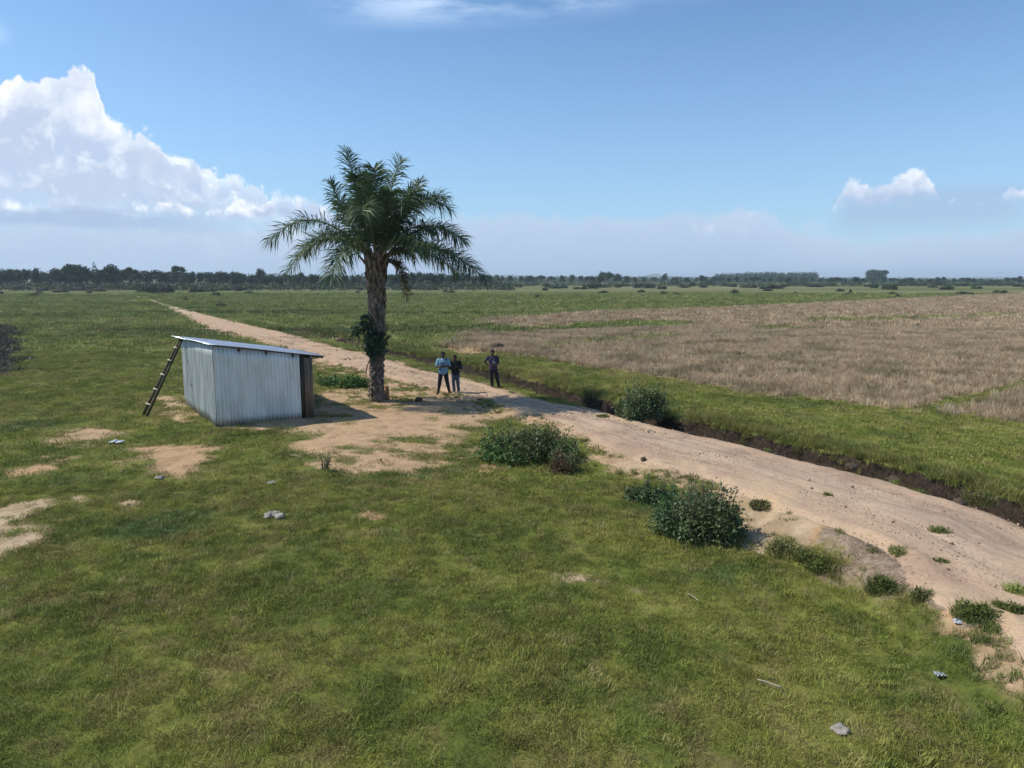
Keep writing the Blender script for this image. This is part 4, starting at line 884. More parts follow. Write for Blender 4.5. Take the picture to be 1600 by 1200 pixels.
def stump():
    g = GZ(604, 624); mb = MB()
    mb.tube([g * 0 + (0, 0, -0.05), (0.01, 0, 0.3), (0.0, 0.01, 0.56)], [0.115, 0.105, 0.10], 12)
    o = link('wooden_post', mb.mesh('wooden_post', [simple('orange_cut_wood', (0.24, 0.12, 0.05), (0.38, 0.21, 0.09), 4, 0.85, bump=0.3, stretch=(5, 5, 1))]))
    o.location = tuple(g); tag(o, 'short orange-brown wooden post beside the palm foot', 'post')
stump()

# grass clumps on the road and its bank (each one countable)
def clump(px, py, w, h, label, seed, n=260, mat=None, cat='grass clump'):
    g = GZ(px, py); r = np.random.default_rng(seed); m = mat or M_EDGE
    bl = [(r.normal(0, .16) * w, r.normal(0, .12) * w, h * .22, w * r.uniform(.16, .30), w * r.uniform(.12, .24), h * r.uniform(.3, .55)) for _ in range(9)]
    V, T = leaves(r, bl, int(n * 3.0) if w >= 0.5 else int(n * 0.5), 0.05, 0.8, droop=0.1); V[:, 2] = np.maximum(V[:, 2], -0.02)
    me2 = blade_clump(n, w * 0.45, h * 0.25, h * 0.9, 0.009, 1.1, seed, m, name='grass_clump')
    V2 = np.array([v.co[:] for v in me2.vertices]); T2 = []
    for p in me2.polygons: q = list(p.vertices); T2 += [(q[0], q[1], q[2])] + ([(q[0], q[2], q[3])] if len(q) == 4 else [])
    o = link('grass_clump', make_mesh('grass_clump', np.concatenate([V, V2]), np.concatenate([T, np.array(T2) + len(V)]), None, [m])); bpy.data.meshes.remove(me2)
    o.location = (g[0], g[1], g[2]); tag(o, label, cat, 'grass clumps on the road and its bank')
for k, (px, py, w, h, lb) in enumerate([
        (1220, 866, 0.62, 0.42, 'dark grass clump on the pale bank right of the dark dense bush'), (1293, 892, 0.85, 0.36, 'widest green grass clump hanging over the road bank'),
        (1262, 880, 0.50, 0.34, 'grass clump wedged between two larger clumps on the bank'), (1376, 925, 0.55, 0.36, 'rounded grass clump standing on the dark eroded bank'), (1342, 900, 0.5, 0.25, 'thin grass clump at the top of the dark eroded bank'),
        (1440, 935, 0.35, 0.2, 'small tuft on the bare dark slope below the road'), (1520, 965, 0.6, 0.3, 'grass clump with pale rag at the foot of the bank'), (1575, 955, 0.5, 0.16, 'low tuft near the right end of the bank'),
        (1293, 775, 0.22, 0.08, 'tiny dry tuft in the middle of the sandy road'), (1468, 831, 0.42, 0.12, 'flat tuft on the right half of the sandy road'), (1405, 864, 0.42, 0.16, 'spiky tuft on the sandy road near its lawn side'), (1470, 880, 0.25, 0.1, 'faint sparse tuft below the spiky road tuft'),
        (1588, 925, 0.4, 0.14, 'tuft on the sandy road at its right end'), (1436, 772, 0.45, 0.12, 'olive tuft on the road edge near the ditch'), (942, 652, 0.5, 0.12, 'dark flat tuft on the road near the round shrub'), (1190, 790, 0.55, 0.12, 'thin strip of grass at the road edge above the bank'),
        (1530, 786, 0.7, 0.34, 'grassy overgrown clod on the near lip of the ditch')]):
    clump(px, py, w, h, lb, 900 + k, n=int(120 + 500 * w))

# stones, clods and litter
M_CLOD = simple('dark_earth_clod', (0.045, 0.033, 0.024), (0.11, 0.08, 0.055), 5, 0.95, bump=0.6); M_STONE = simple('pale_stone', (0.20, 0.18, 0.15), (0.36, 0.33, 0.28), 5, 0.9, bump=0.4); M_RAG = simple('white_plastic', (0.42, 0.46, 0.52), (0.62, 0.65, 0.70), 6, 0.5)
M_STICK = simple('bleached_stick', (0.24, 0.21, 0.15), (0.34, 0.30, 0.22), 5, 0.9)
def rock(name, px, py, rd, label, cat, mat, seed, sq=0.6, group=None, parts=1):
    g = GZ(px, py); mb = MB(); r = random.Random(seed)
    for k in range(parts): mb.rock((r.uniform(-1, 1) * rd * (parts > 1), r.uniform(-1, 1) * rd * 0.7 * (parts > 1), rd * sq * 0.45), rd * (1 if parts == 1 else r.uniform(0.35, 0.7)), seed + k, sq)
    o = link(name, mb.mesh(name, [mat], False)); o.location = tuple(g); tag(o, label, cat, group)
rock('dirt_clod', 1005, 719, 0.07, 'dark clod lying on the sandy road below the round shrub', 'clod', M_CLOD, 3, 0.9)
rock('dirt_clod', 1395, 752, 0.15, 'dark earth clod at the ditch lip, left of the overgrown clod', 'clod', M_CLOD, 4, 0.55, 'earth clods along the ditch'); rock('dirt_clod', 1500, 790, 0.13, 'small clod on the road beside the overgrown clod', 'clod', M_CLOD, 5, 0.8, 'earth clods along the ditch')
rock('dirt_clod', 1330, 733, 0.14, 'brown clod on the near ditch lip nearest the round shrub', 'clod', M_CLOD, 6, 0.8, 'earth clods along the ditch'); rock('dirt_clod', 775, 545, 0.5, 'dark heap of earth by the stubble field behind the standing people', 'heap', M_CLOD, 8, 0.6)
rock('dirt_clod', 1330, 905, 0.19, 'grey earth lump at the foot of the road bank', 'clod', M_CLOD, 9, 0.45); rock('dirt_clod', 655, 627, 0.16, 'dark lump on the ground right of the palm foot', 'clod', M_CLOD, 10, 0.7)
rock('rubble', 430, 808, 0.17, 'small heap of pale broken rubble on the lawn', 'rubble', M_STONE, 12, 0.6, parts=7)
rock('stone', 1313, 1142, 0.09, 'flat pale stone in the foreground grass', 'stone', M_STONE, 13, 0.5); rock('stone', 250, 748, 0.11, 'pale stone below the large orange bare patch', 'stone', M_STONE, 14, 0.5)
def rag(px, py, s, label, seed, mat=M_RAG):
    g = GZ(px, py); n = 14; V = []; r = np.random.default_rng(seed)
    for i in range(n):
        for j in range(n):
            x = (i / (n - 1) - .5) * s * 1.5; y = (j / (n - 1) - .5) * s; z = 0.05 + 0.30 * s * (0.5 + mnoise.noise(Vector((x / s * 3 + seed, y / s * 3, 0)))) * math.exp(-(x * x + y * y) / (s * s * 0.5)); V.append((x + r.normal(0, .01), y + r.normal(0, .01), max(z, 0.03)))
    Q = [(i * n + j, (i + 1) * n + j, (i + 1) * n + j + 1, i * n + j + 1) for i in range(n - 1) for j in range(n - 1)]
    o = link('plastic_bag', make_mesh('plastic_bag', V, None, Q, [mat], smooth=True)); o.modifiers.new('thickness', 'SOLIDIFY').thickness = 0.004; o.location = tuple(g); tag(o, label, 'litter')
rag(182, 693, 0.26, 'crumpled bluish white plastic bag on the lawn left of the shed', 1); rag(1467, 1059, 0.08, 'small white scrap of plastic in the foreground grass', 2); rag(1502, 976, 0.14, 'white rag caught in grass at the foot of the bank', 3)
rag(425, 757, 0.12, 'white scrap of paper on the grass below the shed', 5)
def stick(p, q, label, r=0.012):
    a = GZ(*p); b = GZ(*q); mb = MB(); t = np.linspace(0, 1, 7); pts = [(b - a) * k + np.array([0, 0, 0.07 + 0.006 * math.sin(k * 5)]) for k in t]; mb.tube(pts, r, 6)
    o = link('stick', mb.mesh('stick', [M_STICK], True)); o.location = tuple(a); tag(o, label, 'stick')
stick((1183, 1070), (1222, 1082), 'bleached straight stick lying in the foreground grass'); stick((1075, 934), (1092, 945), 'short pale twig on the lawn below the dark bush', 0.008); stick((455, 715), (470, 717), 'tiny pale twig on the grass in front of the shed', 0.012)

# ------------------------------------------------------------------ people
def capsules(name, caps, mats, vox=0.010, smooth=3):
    """one continuous skin grown round tapered capsules"""
    mb = MB(); Vs, Ts = ico(2)
    for a, ra, b, rb in caps:
        a = np.asarray(a, float); b = np.asarray(b, float); n = max(2, int(np.linalg.norm(b - a) / (0.5 * min(ra, rb))) + 1); n = min(n, 14)
        if np.linalg.norm(b - a) > 1e-4: mb.tube([a + (b - a) * t for t in np.linspace(0, 1, 6)], np.linspace(ra, rb, 6), 14)
        mb.add(Vs * ra + a, Ts); mb.add(Vs * rb + b, Ts)
    me = mb.mesh(name, mats, True); o = bpy.data.objects.new('tmp', me); COL.objects.link(o)
    m = o.modifiers.new('r', 'REMESH'); m.mode = 'VOXEL'; m.voxel_size = vox; m.use_smooth_shade = True
    if smooth: s = o.modifiers.new('s', 'SMOOTH'); s.iterations = smooth; s.factor = 0.5
    dg = bpy.context.evaluated_depsgraph_get(); out = bpy.data.meshes.new_from_object(o.evaluated_get(dg)); out.name = name
    bpy.data.objects.remove(o); bpy.data.meshes.remove(me)
    out.materials.clear()
    for k in mats: out.materials.append(k)
    out.polygons.foreach_set('use_smooth', np.ones(len(out.polygons), bool)); return out
M_SKIN = simple('dark_skin', (0.045, 0.024, 0.015), (0.085, 0.045, 0.028), 6, 0.5); M_HAIR = simple('black_hair', (0.008, 0.007, 0.006), (0.02, 0.017, 0.015), 40, 0.8, bump=0.4)
M_EYE = simple('eye_white', (0.6, 0.58, 0.55), (0.7, 0.68, 0.65), 5, 0.3)
def cloth(n, c, v=0.75): return simple(n, tuple(x * v for x in c), c, 9, 0.85, bump=0.25)
def nz(v): v = np.asarray(v, float); return v / (np.linalg.norm(v) + 1e-9)
def hand(w, d, n, side):
    """hand from wrist w, fingers along d, palm facing n, thumb on 'side'"""
    w = np.asarray(w, float); d = nz(d); n = nz(np.asarray(n) - d * np.dot(n, d)); s = nz(side - d * np.dot(side, d)); c = []
    for k in range(4):
        o = s * (0.030 - 0.020 * k); b = w + d * (0.085 - 0.004 * abs(k - 1)) + o; c.append((w + o * 0.6, 0.017, b, 0.013))
        L = (0.040, 0.046, 0.042, 0.032)[k]; m = b + nz(d + n * 0.35) * L; t = m + nz(d * 0.7 + n * 0.8) * L * 0.75; c += [(b, 0.0095, m, 0.0088), (m, 0.0088, t, 0.0075)]
    t0 = w + d * 0.025 + s * 0.028; t1 = t0 + nz(s + d * 0.7 + n * 0.3) * 0.042; c += [(t0, 0.014, t1, 0.0105), (t1, 0.0105, t1 + nz(d + n * 0.4 + s * 0.2) * 0.034, 0.0085)]
    return c
def person(loc, label, H, yaw, J, shirt, trouser, shoe, sleeve=0.55, extra=None, boots=False, headturn=0.0):
    """J: joints in metres, person faces -y"""
    root = thing('person', label, 'person', loc); root.rotation_euler = (0, 0, yaw)
    k = H / 1.75; j = {a: np.array(b, float) * k for a, b in J.items()}
    pel, ch, nk = j['pelvis'], j['chest'], j['neck']; hd = j['head']; S = []
    r = lambda x: x * k; X = np.array([1.0, 0, 0]); head_d = nz([math.sin(headturn), -math.cos(headturn), -0.05])
    # torso (wider than deep)
    for s in (-1, 1): S += [(pel + X * s * r(.075), r(.105), (pel + ch) / 2 + X * s * r(.055), r(.098)), ((pel + ch) / 2 + X * s * r(.055), r(.098), ch + X * s * r(.085), r(.108))]
    S += [(ch, r(.10), nk, r(.058)), (nk, r(.056), hd - np.array([0, 0, r(.07)]), r(.052))]
    arms = []
    for s in 'LR':
        sh, el, wr = j['sh' + s], j['el' + s], j['wr' + s]; arms.append((sh, el, wr)); S += [(ch * .5 + sh * .5, r(.075), sh, r(.062)), (sh, r(.058), el, r(.042)), (el, r(.042), (el * .6 + wr * .4), r(.043)), (el * .6 + wr * .4, r(.043), wr, r(.027))]
        S += hand(wr, j['hd' + s] - wr, j['hn' + s], j['ht' + s])
        hip, kn, an, toe = j['hip' + s], j['kn' + s], j['an' + s], j['toe' + s]
        S += [(hip, r(.092), kn, r(.058)), (kn, r(.058), kn * .62 + an * .38, r(.056)), (kn * .62 + an * .38, r(.056), an, r(.036)), (an, r(.036), toe, r(.032))]
    up = np.array([0, 0, 1.0]); sd = np.cross(head_d, up)
    S += [(hd + up * r(.03) - head_d * r(.02), r(.090), hd + up * r(.035) + head_d * r(.012), r(.085)), (hd - up * r(.02) + head_d * r(.02), r(.07), hd - up * r(.075) + head_d * r(.045), r(.042)),
          (hd + head_d * r(.088) + up * r(.012), r(.011), hd + head_d * r(.104) - up * r(.022), r(.016)), (hd + head_d * r(.082) - up * r(.05) - sd * r(.018), r(.010), hd + head_d * r(.082) - up * r(.05) + sd * r(.018), r(.010))]
    for s in (-1, 1): S += [(hd + sd * s * r(.088) + up * r(.015), r(.014), hd + sd * s * r(.088) - up * r(.022), r(.011))]
    link('body', capsules('body', S, [M_SKIN], 0.0085, 2), root)
    for s in (-1, 1):
        V, T = ico(2); o = link('eye', make_mesh('eye', V * r(.012) + hd + head_d * r(.083) + sd * s * r(.033) + up * r(.014), T, None, [M_EYE], smooth=True), root)
    hc = [(hd + up * r(.055) - head_d * r(.022), r(.094), hd + up * r(.062) + head_d * r(.018), r(.083)), (hd + up * r(.0) - head_d * r(.045), r(.078), hd + up * r(.05) - head_d * r(.03), r(.088))]
    link('hair', capsules('hair', hc, [M_HAIR], 0.01, 1), root)
    # shirt
    C = []; g = r(.016)
    for s in (-1, 1): C += [(pel + X * s * r(.072) - np.array([0, 0, r(.06)]), r(.112) + g, (pel + ch) / 2 + X * s * r(.058), r(.104) + g), ((pel + ch) / 2 + X * s * r(.058), r(.104) + g, ch + X * s * r(.088), r(.108) + g)]
    C += [(ch, r(.10) + g, nk - np.array([0, 0, r(.02)]), r(.06) + g)]
    for sh, el, wr in arms:
        C += [(ch * .5 + sh * .5, r(.08) + g, sh, r(.063) + g)]
        e = sh + (el - sh) * min(1, sleeve * 1.4) if sleeve < 0.7 else el; C += [(sh, r(.062) + g, e, r(.050) + g)]
        if sleeve >= 0.7: C += [(el, r(.050) + g, el + (wr - el) * 0.88, r(.034) + g)]
    me = capsules('shirt', C, [shirt], 0.013, 3); link('shirt', me, root)
    C = [(pel + X * s * r(.07), r(.108) + g * .5, pel + X * s * r(.07) + np.array([0, 0, r(.05)]), r(.105) + g * .3) for s in (-1, 1)]
    for s in 'LR':
        hip, kn, an = j['hip' + s], j['kn' + s], j['an' + s]; C += [(hip, r(.096) + g, kn, r(.066) + g), (kn, r(.066) + g, an + (kn - an) * (0.06 if not boots else 0.5), r(.052) + g)]
    link('trousers', capsules('trousers', C, [trouser], 0.013, 3), root)
    for s in 'LR':
        an, toe, kn = j['an' + s], j['toe' + s], j['kn' + s]; C = [(an, r(.046), toe, r(.042)), (an + np.array([0, 0, -.02]), r(.046), toe + np.array([0, 0, -.004]), r(.042))]
        if boots: C += [(an, r(.052), an + (kn - an) * .62, r(.070))]
        link('boot' if boots else 'shoe', capsules('shoe', C, [shoe], 0.011, 2), root)
    if extra: extra(root, j, k)
    return root
def base_pose():
    return dict(pelvis=(0, 0, .96), chest=(0, 0, 1.32), neck=(0, 0.01, 1.48), head=(0, -.01, 1.63), shL=(-.19, 0, 1.42), shR=(.19, 0, 1.42), hipL=(-.09, 0, .93), hipR=(.09, 0, .93),
                knL=(-.15, -.03, .50), knR=(.16, -.03, .50), anL=(-.22, .02, .08), anR=(.25, .02, .08), toeL=(-.26, -.13, .045), toeR=(.31, -.12, .045))
def crossed(J, z=1.17):
    J.update(elL=(-.27, -.06, 1.16), elR=(.27, -.06, 1.16), wrL=(-.06, -.21, z), wrR=(.05, -.25, z + .03), hdL=(.05, -.22, z + .02), hdR=(-.06, -.27, z + .03), hnL=(0, 1, -.2), hnR=(0, 1, -.2), htL=(0, 0, 1), htR=(0, 0, 1)); return J
def strap(root, j, k):
    mb = MB(); a = j['shR'] * [.75, 1, 1] + [0, -.03, .06]; b = np.array([-.14, -.16, 1.02]) * k; q = [a + (b - a) * t + np.array([0, -0.14 * math.sin(t * math.pi) ** .5 * .8, 0]) for t in np.linspace(0, 1, 9)]
    mb.tube(q, 0.02, 6); link('bag_strap', mb.mesh('bag_strap', [cloth('navy_strap', (0.02, 0.05, 0.12))], True), root)
ga = GZ(693, 616); person(ga, 'person in light blue shirt and dark trousers, arms folded, legs apart', 1.83, 0.05, crossed(base_pose()), cloth('light_blue_shirt', (0.24, 0.41, 0.54)), cloth('dark_trousers', (0.018, 0.020, 0.028)), simple('brown_boots', (0.035, 0.016, 0.010), (0.075, 0.035, 0.022), 5, 0.6), 0.6, strap, True)
J = base_pose(); J.update(knL=(-.10, -.02, .5), knR=(.10, -.03, .5), anL=(-.06, .02, .08), anR=(.14, .02, .08), toeL=(-.10, -.13, .045), toeR=(.15, -.14, .045), head=(-.03, -.05, 1.62)); crossed(J, 1.20)
gb = GZ(712, 614); person(gb, 'person in black top and grey-blue trousers, arms folded', 1.66, 0.15, J, cloth('black_top', (0.012, 0.012, 0.014)), cloth('grey_blue_trousers', (0.085, 0.105, 0.135)), simple('dark_shoes', (0.015, 0.015, 0.02), (0.04, 0.04, 0.05), 5, 0.6), 0.8, headturn=-0.5)
J = base_pose(); J.update(pelvis=(0.02, 0, .95), chest=(0, 0, 1.31), neck=(-.01, 0, 1.48), head=(-.01, -.02, 1.63), hipL=(-.07, 0, .93), hipR=(.10, 0, .93), knL=(-.06, -.02, .5), knR=(.19, -.05, .50), anL=(-.02, .02, .08), anR=(.29, -.06, .08), toeL=(.05, -.12, .045), toeR=(.44, -.15, .045),
         elL=(-.38, .06, 1.20), wrL=(-.20, .0, 1.02), hdL=(-.10, -.05, .98), hnL=(1, .3, 0), htL=(0, .4, -1), elR=(.27, .03, 1.16), wrR=(.12, -.18, 1.08), hdR=(.02, -.20, 1.07), hnR=(0, 1, 0), htR=(0, 0, 1))
def chest_print(root, j, k):
    mb = MB(); V, T = ico(2); c = j['chest'] + np.array([.05, -.125 * k, -.10]); n = 8; pts = []
    for i in range(n):
        for q in range(n): x = (i / (n - 1) - .5) * .20; z = (q / (n - 1) - .5) * .13; pts.append(c + np.array([x, .03 * (x / .1) ** 2 - .002 + .012 * z / .07, z]))
    Q = [(i * n + q, (i + 1) * n + q, (i + 1) * n + q + 1, i * n + q + 1) for i in range(n - 1) for q in range(n - 1)]
    mb.add(pts, None, Q); o = link('shirt_print', mb.mesh('shirt_print', [cloth('pale_print', (0.34, 0.32, 0.38))], True), root); o.modifiers.new('t', 'SOLIDIFY').thickness = 0.006
gc = GZ(770, 606); person(gc, 'person with one hand on hip, dark purple top with pale print', 1.74, 0.0, J, cloth('dark_purple_top', (0.055, 0.040, 0.075)), cloth('black_trousers', (0.012, 0.014, 0.018)), simple('dark_brown_shoes', (0.02, 0.014, 0.01), (0.05, 0.035, 0.025), 5, 0.6), 0.5, chest_print)

# ------------------------------------------------------------------ distant trees and bushes
M_FAR = [leaf_mat('far_crown_dark', (0.020, 0.042, 0.020), (0.056, 0.088, 0.040), 0.1, 0.7), leaf_mat('far_crown_green', (0.024, 0.046, 0.016), (0.062, 0.092, 0.034), 0.1, 0.7), leaf_mat('far_crown_olive', (0.035, 0.050, 0.020), (0.085, 0.095, 0.042), 0.1, 0.7)]
M_FTRUNK = simple('far_trunk', (0.07, 0.055, 0.045), (0.16, 0.13, 0.10), 2, 0.9)
def tree_mesh(kind, seed):
    """unit tree: height 1, returns (crown mesh, trunk mesh)"""
    r = np.random.default_rng(seed); bl = []; tr = MB(); th = 0.35
    if kind == 'round':
        for k in range(16): a = r.random() * 6.28; q = math.sqrt(r.random()) * .30; z = .38 + .48 * r.random(); s = .13 + .07 * r.random(); f = math.sqrt(max(.15, 1 - ((z - .58) / .42) ** 2)); bl.append((math.cos(a) * q * f, math.sin(a) * q * f, z, s, s, s * .8))
    elif kind == 'dome':
        th = .45
        for k in range(26): a = r.random() * 6.28; q = math.sqrt(r.random()) * .50; z = .88 - .9 * q * q * (0.7 + .6 * r.random()) - .12 * r.random(); s = .11 + .06 * r.random(); bl.append((math.cos(a) * q, math.sin(a) * q, max(z, .3), s, s, s * .75))
    elif kind == 'umbrella':
        th = .72
        for k in range(20): a = r.random() * 6.28; q = math.sqrt(r.random()) * .52; z = .86 - .35 * q * q; s = .10 + .05 * r.random(); bl.append((math.cos(a) * q, math.sin(a) * q, z, s, s, s * .5))
    elif kind == 'cone':
        th = .3
        for k in range(18): z = .2 + .78 * k / 17; q = (1 - z) * .20; a = k * 2.4; s = .05 + .12 * (1 - z); bl.append((math.cos(a) * q, math.sin(a) * q, z - .03, s, s, s * .7))
    elif kind == 'tall':
        th = .5
        for k in range(16): a = r.random() * 6.28; q = math.sqrt(r.random()) * .17; z = .42 + .5 * r.random(); s = .09 + .06 * r.random(); bl.append((math.cos(a) * q, math.sin(a) * q, z, s, s, s * .9))
    n = dict(round=1500, dome=2200, umbrella=1300, cone=700, tall=1200)[kind]; V, T = leaves(r, bl, n, 0.075, 0.2); V[:, 2] = np.minimum(V[:, 2], 1.0)
    tr.tube([(0, 0, -.03), (.01, 0, th * .5), (.0, .01, th), (0, 0, th + .2)], [.030, .022, .018, .008], 6)
    for k in range(6):
        b = bl[k * len(bl) // 6]; tr.tube([(0, .005, th * .8), (b[0] * .5, b[1] * .5, (th * .8 + b[2]) / 2 + .02), (b[0], b[1], b[2])], [.014, .010, .004], 5)
    return V, T, tr
TREES = {}
def tree_proto(kind, var, mat):
    key = (kind, var, mat)
    if key not in TREES:
        V, T, tr = tree_mesh(kind, 1000 + hash(kind) % 1 + 37 * var + len(kind)); TREES[key] = (make_mesh('crown', V, T, None, [M_FAR[mat]]), tr.mesh('trunk', [M_FTRUNK]))
    return TREES[key]
def far_tree(px, top_y, Y, kind, var, mat, label, group=None, wid=1.0, name='tree', cat='tree'):
    b = P(px, 434, Y); z = P(px, top_y, Y)[2]; root = thing(name, label, cat, (b[0], Y, 0), group)
    cm, tm = tree_proto(kind, var, mat); r = random.Random(int(px * 7 + Y)); rz = r.random() * 6.28
    for nm, me in (('crown', cm), ('trunk', tm)):
        o = link(nm, me, root); o.scale = (z * wid, z * wid, z); o.rotation_euler = (0, 0, rz)
    return root
far_tree(118, 410, 305, 'dome', 0, 0, 'largest domed tree rising above the left tree line', wid=1.0)
far_tree(172, 412, 305, 'dome', 1, 0, 'second domed tree, right of the largest dome', wid=0.78)
far_tree(202, 416, 315, 'umbrella', 0, 0, 'flat-topped tree right of the two domed trees', wid=0.62)
far_tree(279, 413, 315, 'umbrella', 1, 0, 'umbrella-shaped tree on a thin trunk standing alone above the line', wid=0.52)
far_tree(149, 409, 330, 'cone', 0, 1, 'thin spire-like conifer between the two domed trees', wid=0.75, name='conifer', cat='conifer')
far_tree(56, 417, 320, 'round', 0, 0, 'small round-headed tree left of the largest dome', wid=0.55)
far_tree(92, 417, 310, 'round', 1, 0, 'broad tree touching the left side of the largest dome', wid=0.9)
far_tree(408, 419, 330, 'round', 2, 0, 'pale round tree rising left of the palm fronds', wid=0.6)
far_tree(469, 424, 330, 'round', 0, 0, 'rounded tree seen below the left palm frond', wid=0.9)
far_tree(948, 423, 520, 'dome', 2, 0, 'rounded tree topping the line right of the palm', wid=1.0)
far_tree(938, 422.5, 530, 'cone', 1, 0, 'slim tree beside the rounded tree right of the palm', wid=0.8)
far_tree(1039, 427, 620, 'tall', 0, 0, 'slender tree left of the long plantation', wid=0.9)
far_tree(1098, 429, 560, 'round', 1, 0, 'round tree at the left end of the long plantation', wid=1.1)
far_tree(1372, 424, 760, 'tall', 1, 0, 'thin leaning tree right of the small square grove', wid=0.55)
far_tree(1383, 421.5, 760, 'umbrella', 0, 0, 'taller thin tree with round head right of the small square grove', wid=0.42)
far_tree(1594, 431, 500, 'round', 2, 0, 'dark tree at the right end of the horizon', wid=0.8)
r = random.Random(5); G1 = 'trees in the left tree line'; G2 = 'trees in the right tree line'
tops = [(-160, 414), (0, 416), (30, 418), (50, 421), (75, 421), (100, 420), (140, 421), (225, 420), (255, 421), (300, 423), (350, 424), (400, 426), (440, 427), (520, 428), (560, 427), (640, 425), (690, 424), (720, 427), (760, 431)]
x = -170
while x < 770:
    ty = np.interp(x, *zip(*tops)) + r.uniform(-1.5, 4); far_tree(x, ty, r.uniform(300, 380), r.choice(['round', 'round', 'round', 'tall', 'dome']), r.randrange(4), r.choice([0, 0, 0, 1]), 'dark tree merged into the tree line left of centre', G1, r.uniform(0.7, 1.15)); x += r.uniform(8, 15)
tops = [(760, 430), (800, 428), (830, 430), (870, 428), (900, 429), (960, 427), (1000, 431), (1060, 431), (1110, 431), (1270, 433), (1300, 432.5), (1340, 432), (1420, 432), (1500, 433), (1560, 434), (1600, 434), (1760, 434)]
x = 765
while x < 1760:
    ty = np.interp(x, *zip(*tops)) + r.uniform(-1.0, 2.5); far_tree(x, ty, r.uniform(470, 640), r.choice(['round', 'round', 'tall', 'dome']), r.randrange(4), r.choice([0, 0, 1]), 'small dark tree in the low tree line right of the palm', G2, r.uniform(0.8, 1.4)); x += r.uniform(9, 18)
# bushes scattered over the plain
BUSH = {}
def far_bush(px, base_y, w_px, h_px, label, group=None, mat=0, var=None):
    g = G(px, base_y); s = math.hypot(g[0], g[1]) / F * 1.0; s = g[1] / F; w = w_px * s; h = h_px * s; v = random.Random(int(px * 3 + base_y)).randrange(4) if var is None else var; key = (v, mat)
    if key not in BUSH:
        rr = np.random.default_rng(3000 + v); V, T = leaves(rr, blobs(rr, 1.0, 1.0, 1.0, 16), 1500, 0.09); V[:, 2] = np.maximum(V[:, 2], 0); mb = MB()
        for k in range(6): a = k * 1.05; mb.tube([(0, 0, -.05), (.18 * math.cos(a), .18 * math.sin(a), .35), (.3 * math.cos(a), .3 * math.sin(a), .65)], [.02, .014, .006], 4)
        BUSH[key] = (make_mesh('foliage', V, T, None, [M_FAR[mat]]), mb.mesh('stems', [M_FTRUNK]))
    root = thing('bush', label, 'bush', (g[0], g[1], 0), group)
    for nm, me in zip(('foliage', 'stems'), BUSH[key]):
        o = link(nm, me, root); o.scale = (w, w * 0.8, h)
far_bush(232, 458, 32, 21, 'larger taller half of the dark thicket beside the far end of the road', None, 0, 0); far_bush(256, 458, 30, 15, 'lower right half of the dark thicket beside the far end of the road', None, 0, 1)
for (px, by, w, h, lb) in [(372, 455, 13, 10, 'rounded dark bush on the plain left of the palm'), (389, 459, 14, 6, 'flat bush just right of the rounded dark bush'), (335, 463, 18, 8, 'low spiky bush on the plain beyond the shed roof'),
        (928, 451, 16, 14, 'dark round bush alone on the plain right of the palm'), (995, 450, 13, 9, 'small dark bush right of the lone round bush'), (852, 454, 9, 8, 'little dark bush standing forward of the bush row'), (1402, 465, 9, 8, 'small sprig on the green strip above the stubble field'),
        (1505, 460, 30, 6, 'low wide bush at the far edge of the stubble field'), (1560, 459, 22, 7, 'low bush at the far right edge of the stubble field'), (345, 480, 16, 9, 'weedy bush along the far ditch beyond the road'), (290, 470, 10, 7, 'weedy clump beside the far end of the ditch'), (838, 466, 8, 7, 'tiny bush out on the green field right of the palm')]:
    far_bush(px, by, w, h, lb, None, random.Random(int(px)).choice([0, 1]))
G3 = 'bushes before the tree line'; x = -60
while x < 1700:
    far_bush(x, r.uniform(444.5, 453) if x > 450 else r.uniform(449, 457), r.uniform(10, 34), r.uniform(4, 10), 'low bush in the scattered row before the tree line', G3, r.choice([0, 1, 1, 2])); x += r.uniform(9, 26)
for k in range(26):
    far_bush(r.uniform(420, 1600) if k > 6 else r.uniform(-40, 190), r.uniform(452, 462) if k > 6 else r.uniform(456, 464), r.uniform(5, 16), r.uniform(3, 8), 'tiny bush scattered out on the open green plain', 'tiny bushes out on the plain', r.choice([0, 1, 1]))
# woods that read as one mass
def wood(name, label, x0, x1, Y0, Y1, prof, n, leaf, mat, seed, zlow=0.0):
    rr = np.random.default_rng(seed); px = rr.uniform(x0, x1, n); Y = rr.uniform(Y0, Y1, n); ty = np.interp(px, *zip(*prof)); d = np.array([[(a - 800) / F] for a in px])[:, 0]
    X = d * Y * (1 / math.cos(PITCH)); top = CAMH + (434 - ty) / F * Y + rr.normal(0, 0.5, n)
    bl = []; 
    for k in range(n): s = rr.uniform(1.2, 2.4) * leaf; bl.append((X[k], Y[k], max(zlow, top[k] - s - rr.random() ** 1.6 * top[k] * 0.85), s, s, s * 0.8))
    V, T = leaves(rr, bl, n * 16, leaf, 0.2); V[:, 2] = np.maximum(V[:, 2], 0); tag(link(name, make_mesh(name, V, T, None, [M_FAR[mat]])), label, None, None, 'stuff')
wood('distant_wood', 'continuous dark wood behind the left tree line', -260, 780, 390, 470, [(-260, 420), (0, 421), (200, 423), (300, 425), (500, 428), (700, 427), (780, 431)], 2600, 1.1, 0, 61)
wood('distant_wood', 'low dark wood along the horizon right of the palm', 740, 1860, 700, 900, [(740, 431), (1000, 431), (1300, 433), (1600, 435), (1860, 435)], 2600, 1.5, 0, 62)
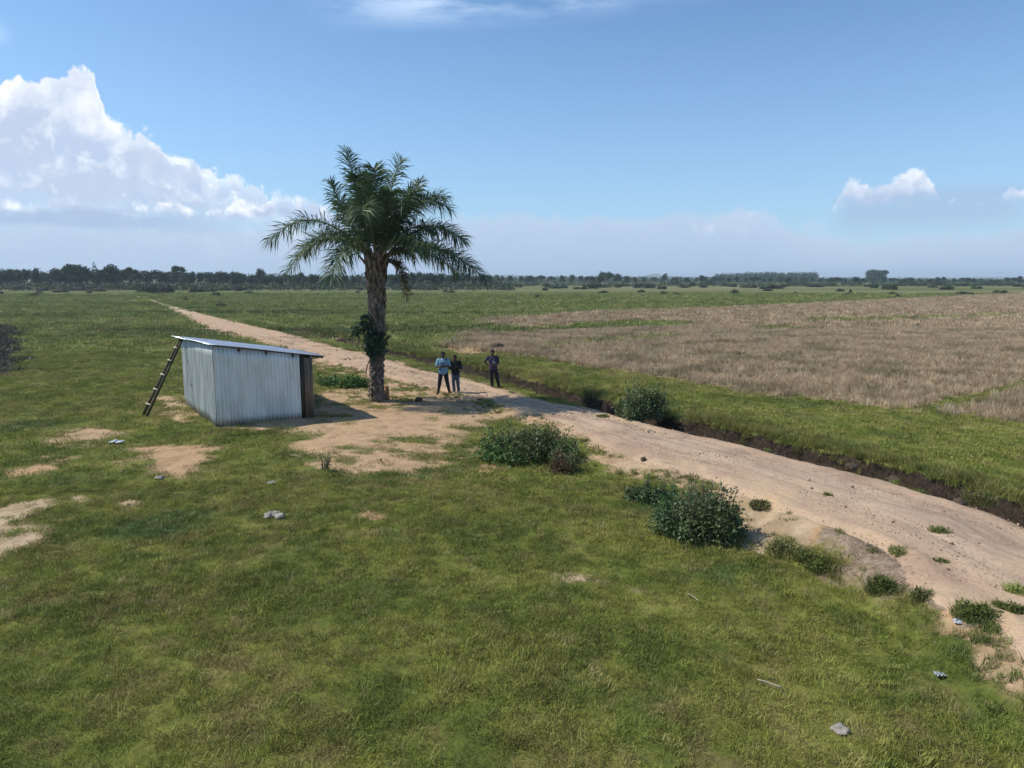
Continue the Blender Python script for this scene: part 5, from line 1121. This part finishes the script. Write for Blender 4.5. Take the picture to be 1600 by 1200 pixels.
wood('scrub', 'green scrub at the foot of the left tree line', -260, 800, 280, 330, [(-260, 438), (400, 441), (800, 440)], 1500, 0.8, 1, 63)
wood('scrub', 'green scrub at the foot of the right tree line', 780, 1860, 420, 520, [(780, 439), (1860, 440)], 1600, 0.9, 1, 64)
wood('plantation', 'long even dark tree plantation on the right horizon', 1112, 1266, 860, 960, [(1112, 427.5), (1160, 425), (1266, 424.5)], 900, 1.8, 0, 65, 1.0)
wood('grove', 'small square dark grove on the right horizon', 1343, 1370, 780, 820, [(1343, 421.5), (1370, 421.5)], 340, 1.5, 0, 66, 1.0)
# far hills
def hills():
    V = []; n = 160; Y = 5200; Q = []
    for row in range(9):
        for k in range(n):
            px = -500 + 2600 * k / (n - 1); hgt = 8 + 14 * max(0, mnoise.noise(Vector((px / 260, 3.1, 0))) + .25) + 26 * math.exp(-((px - 1022) / 14) ** 2) + 16 * math.exp(-((px - 770) / 60) ** 2); f = math.sin(math.pi * row / 8)
            V.append(((px - 800) / F * Y, Y - 350 + 85 * row, -1 + hgt * f))
    Q = [(a * n + b, a * n + b + 1, (a + 1) * n + b + 1, (a + 1) * n + b) for a in range(8) for b in range(n - 1)]
    tag(link('hills', make_mesh('hills', V, None, Q, [simple('far_hill', (0.05, 0.07, 0.04), (0.09, 0.10, 0.06), 0.01, 0.9)], smooth=True)), 'faint low hills on the far horizon', None, None, 'structure')
hills()

# ------------------------------------------------------------------ haze
def haze():
    mb = MB(); mb.box((0, 0, 20.5), (13000, 0, 0), (0, 13000, 0), (0, 0, 45)); m = bpy.data.materials.new('haze'); m.use_nodes = True; nt = NT(m.node_tree); nt.n.clear()
    v = nt.node('ShaderNodeVolumePrincipled'); v.inputs['Color'].default_value = (0.72, 0.84, 1.0, 1); v.inputs['Density'].default_value = 0.00022; v.inputs['Anisotropy'].default_value = 0.2
    o = nt.node('ShaderNodeOutputMaterial'); nt.l.new(v.outputs[0], o.inputs['Volume']); tag(link('haze', mb.mesh('haze', [m])), 'pale bluish haze over the plain', None, None, 'stuff')
haze()
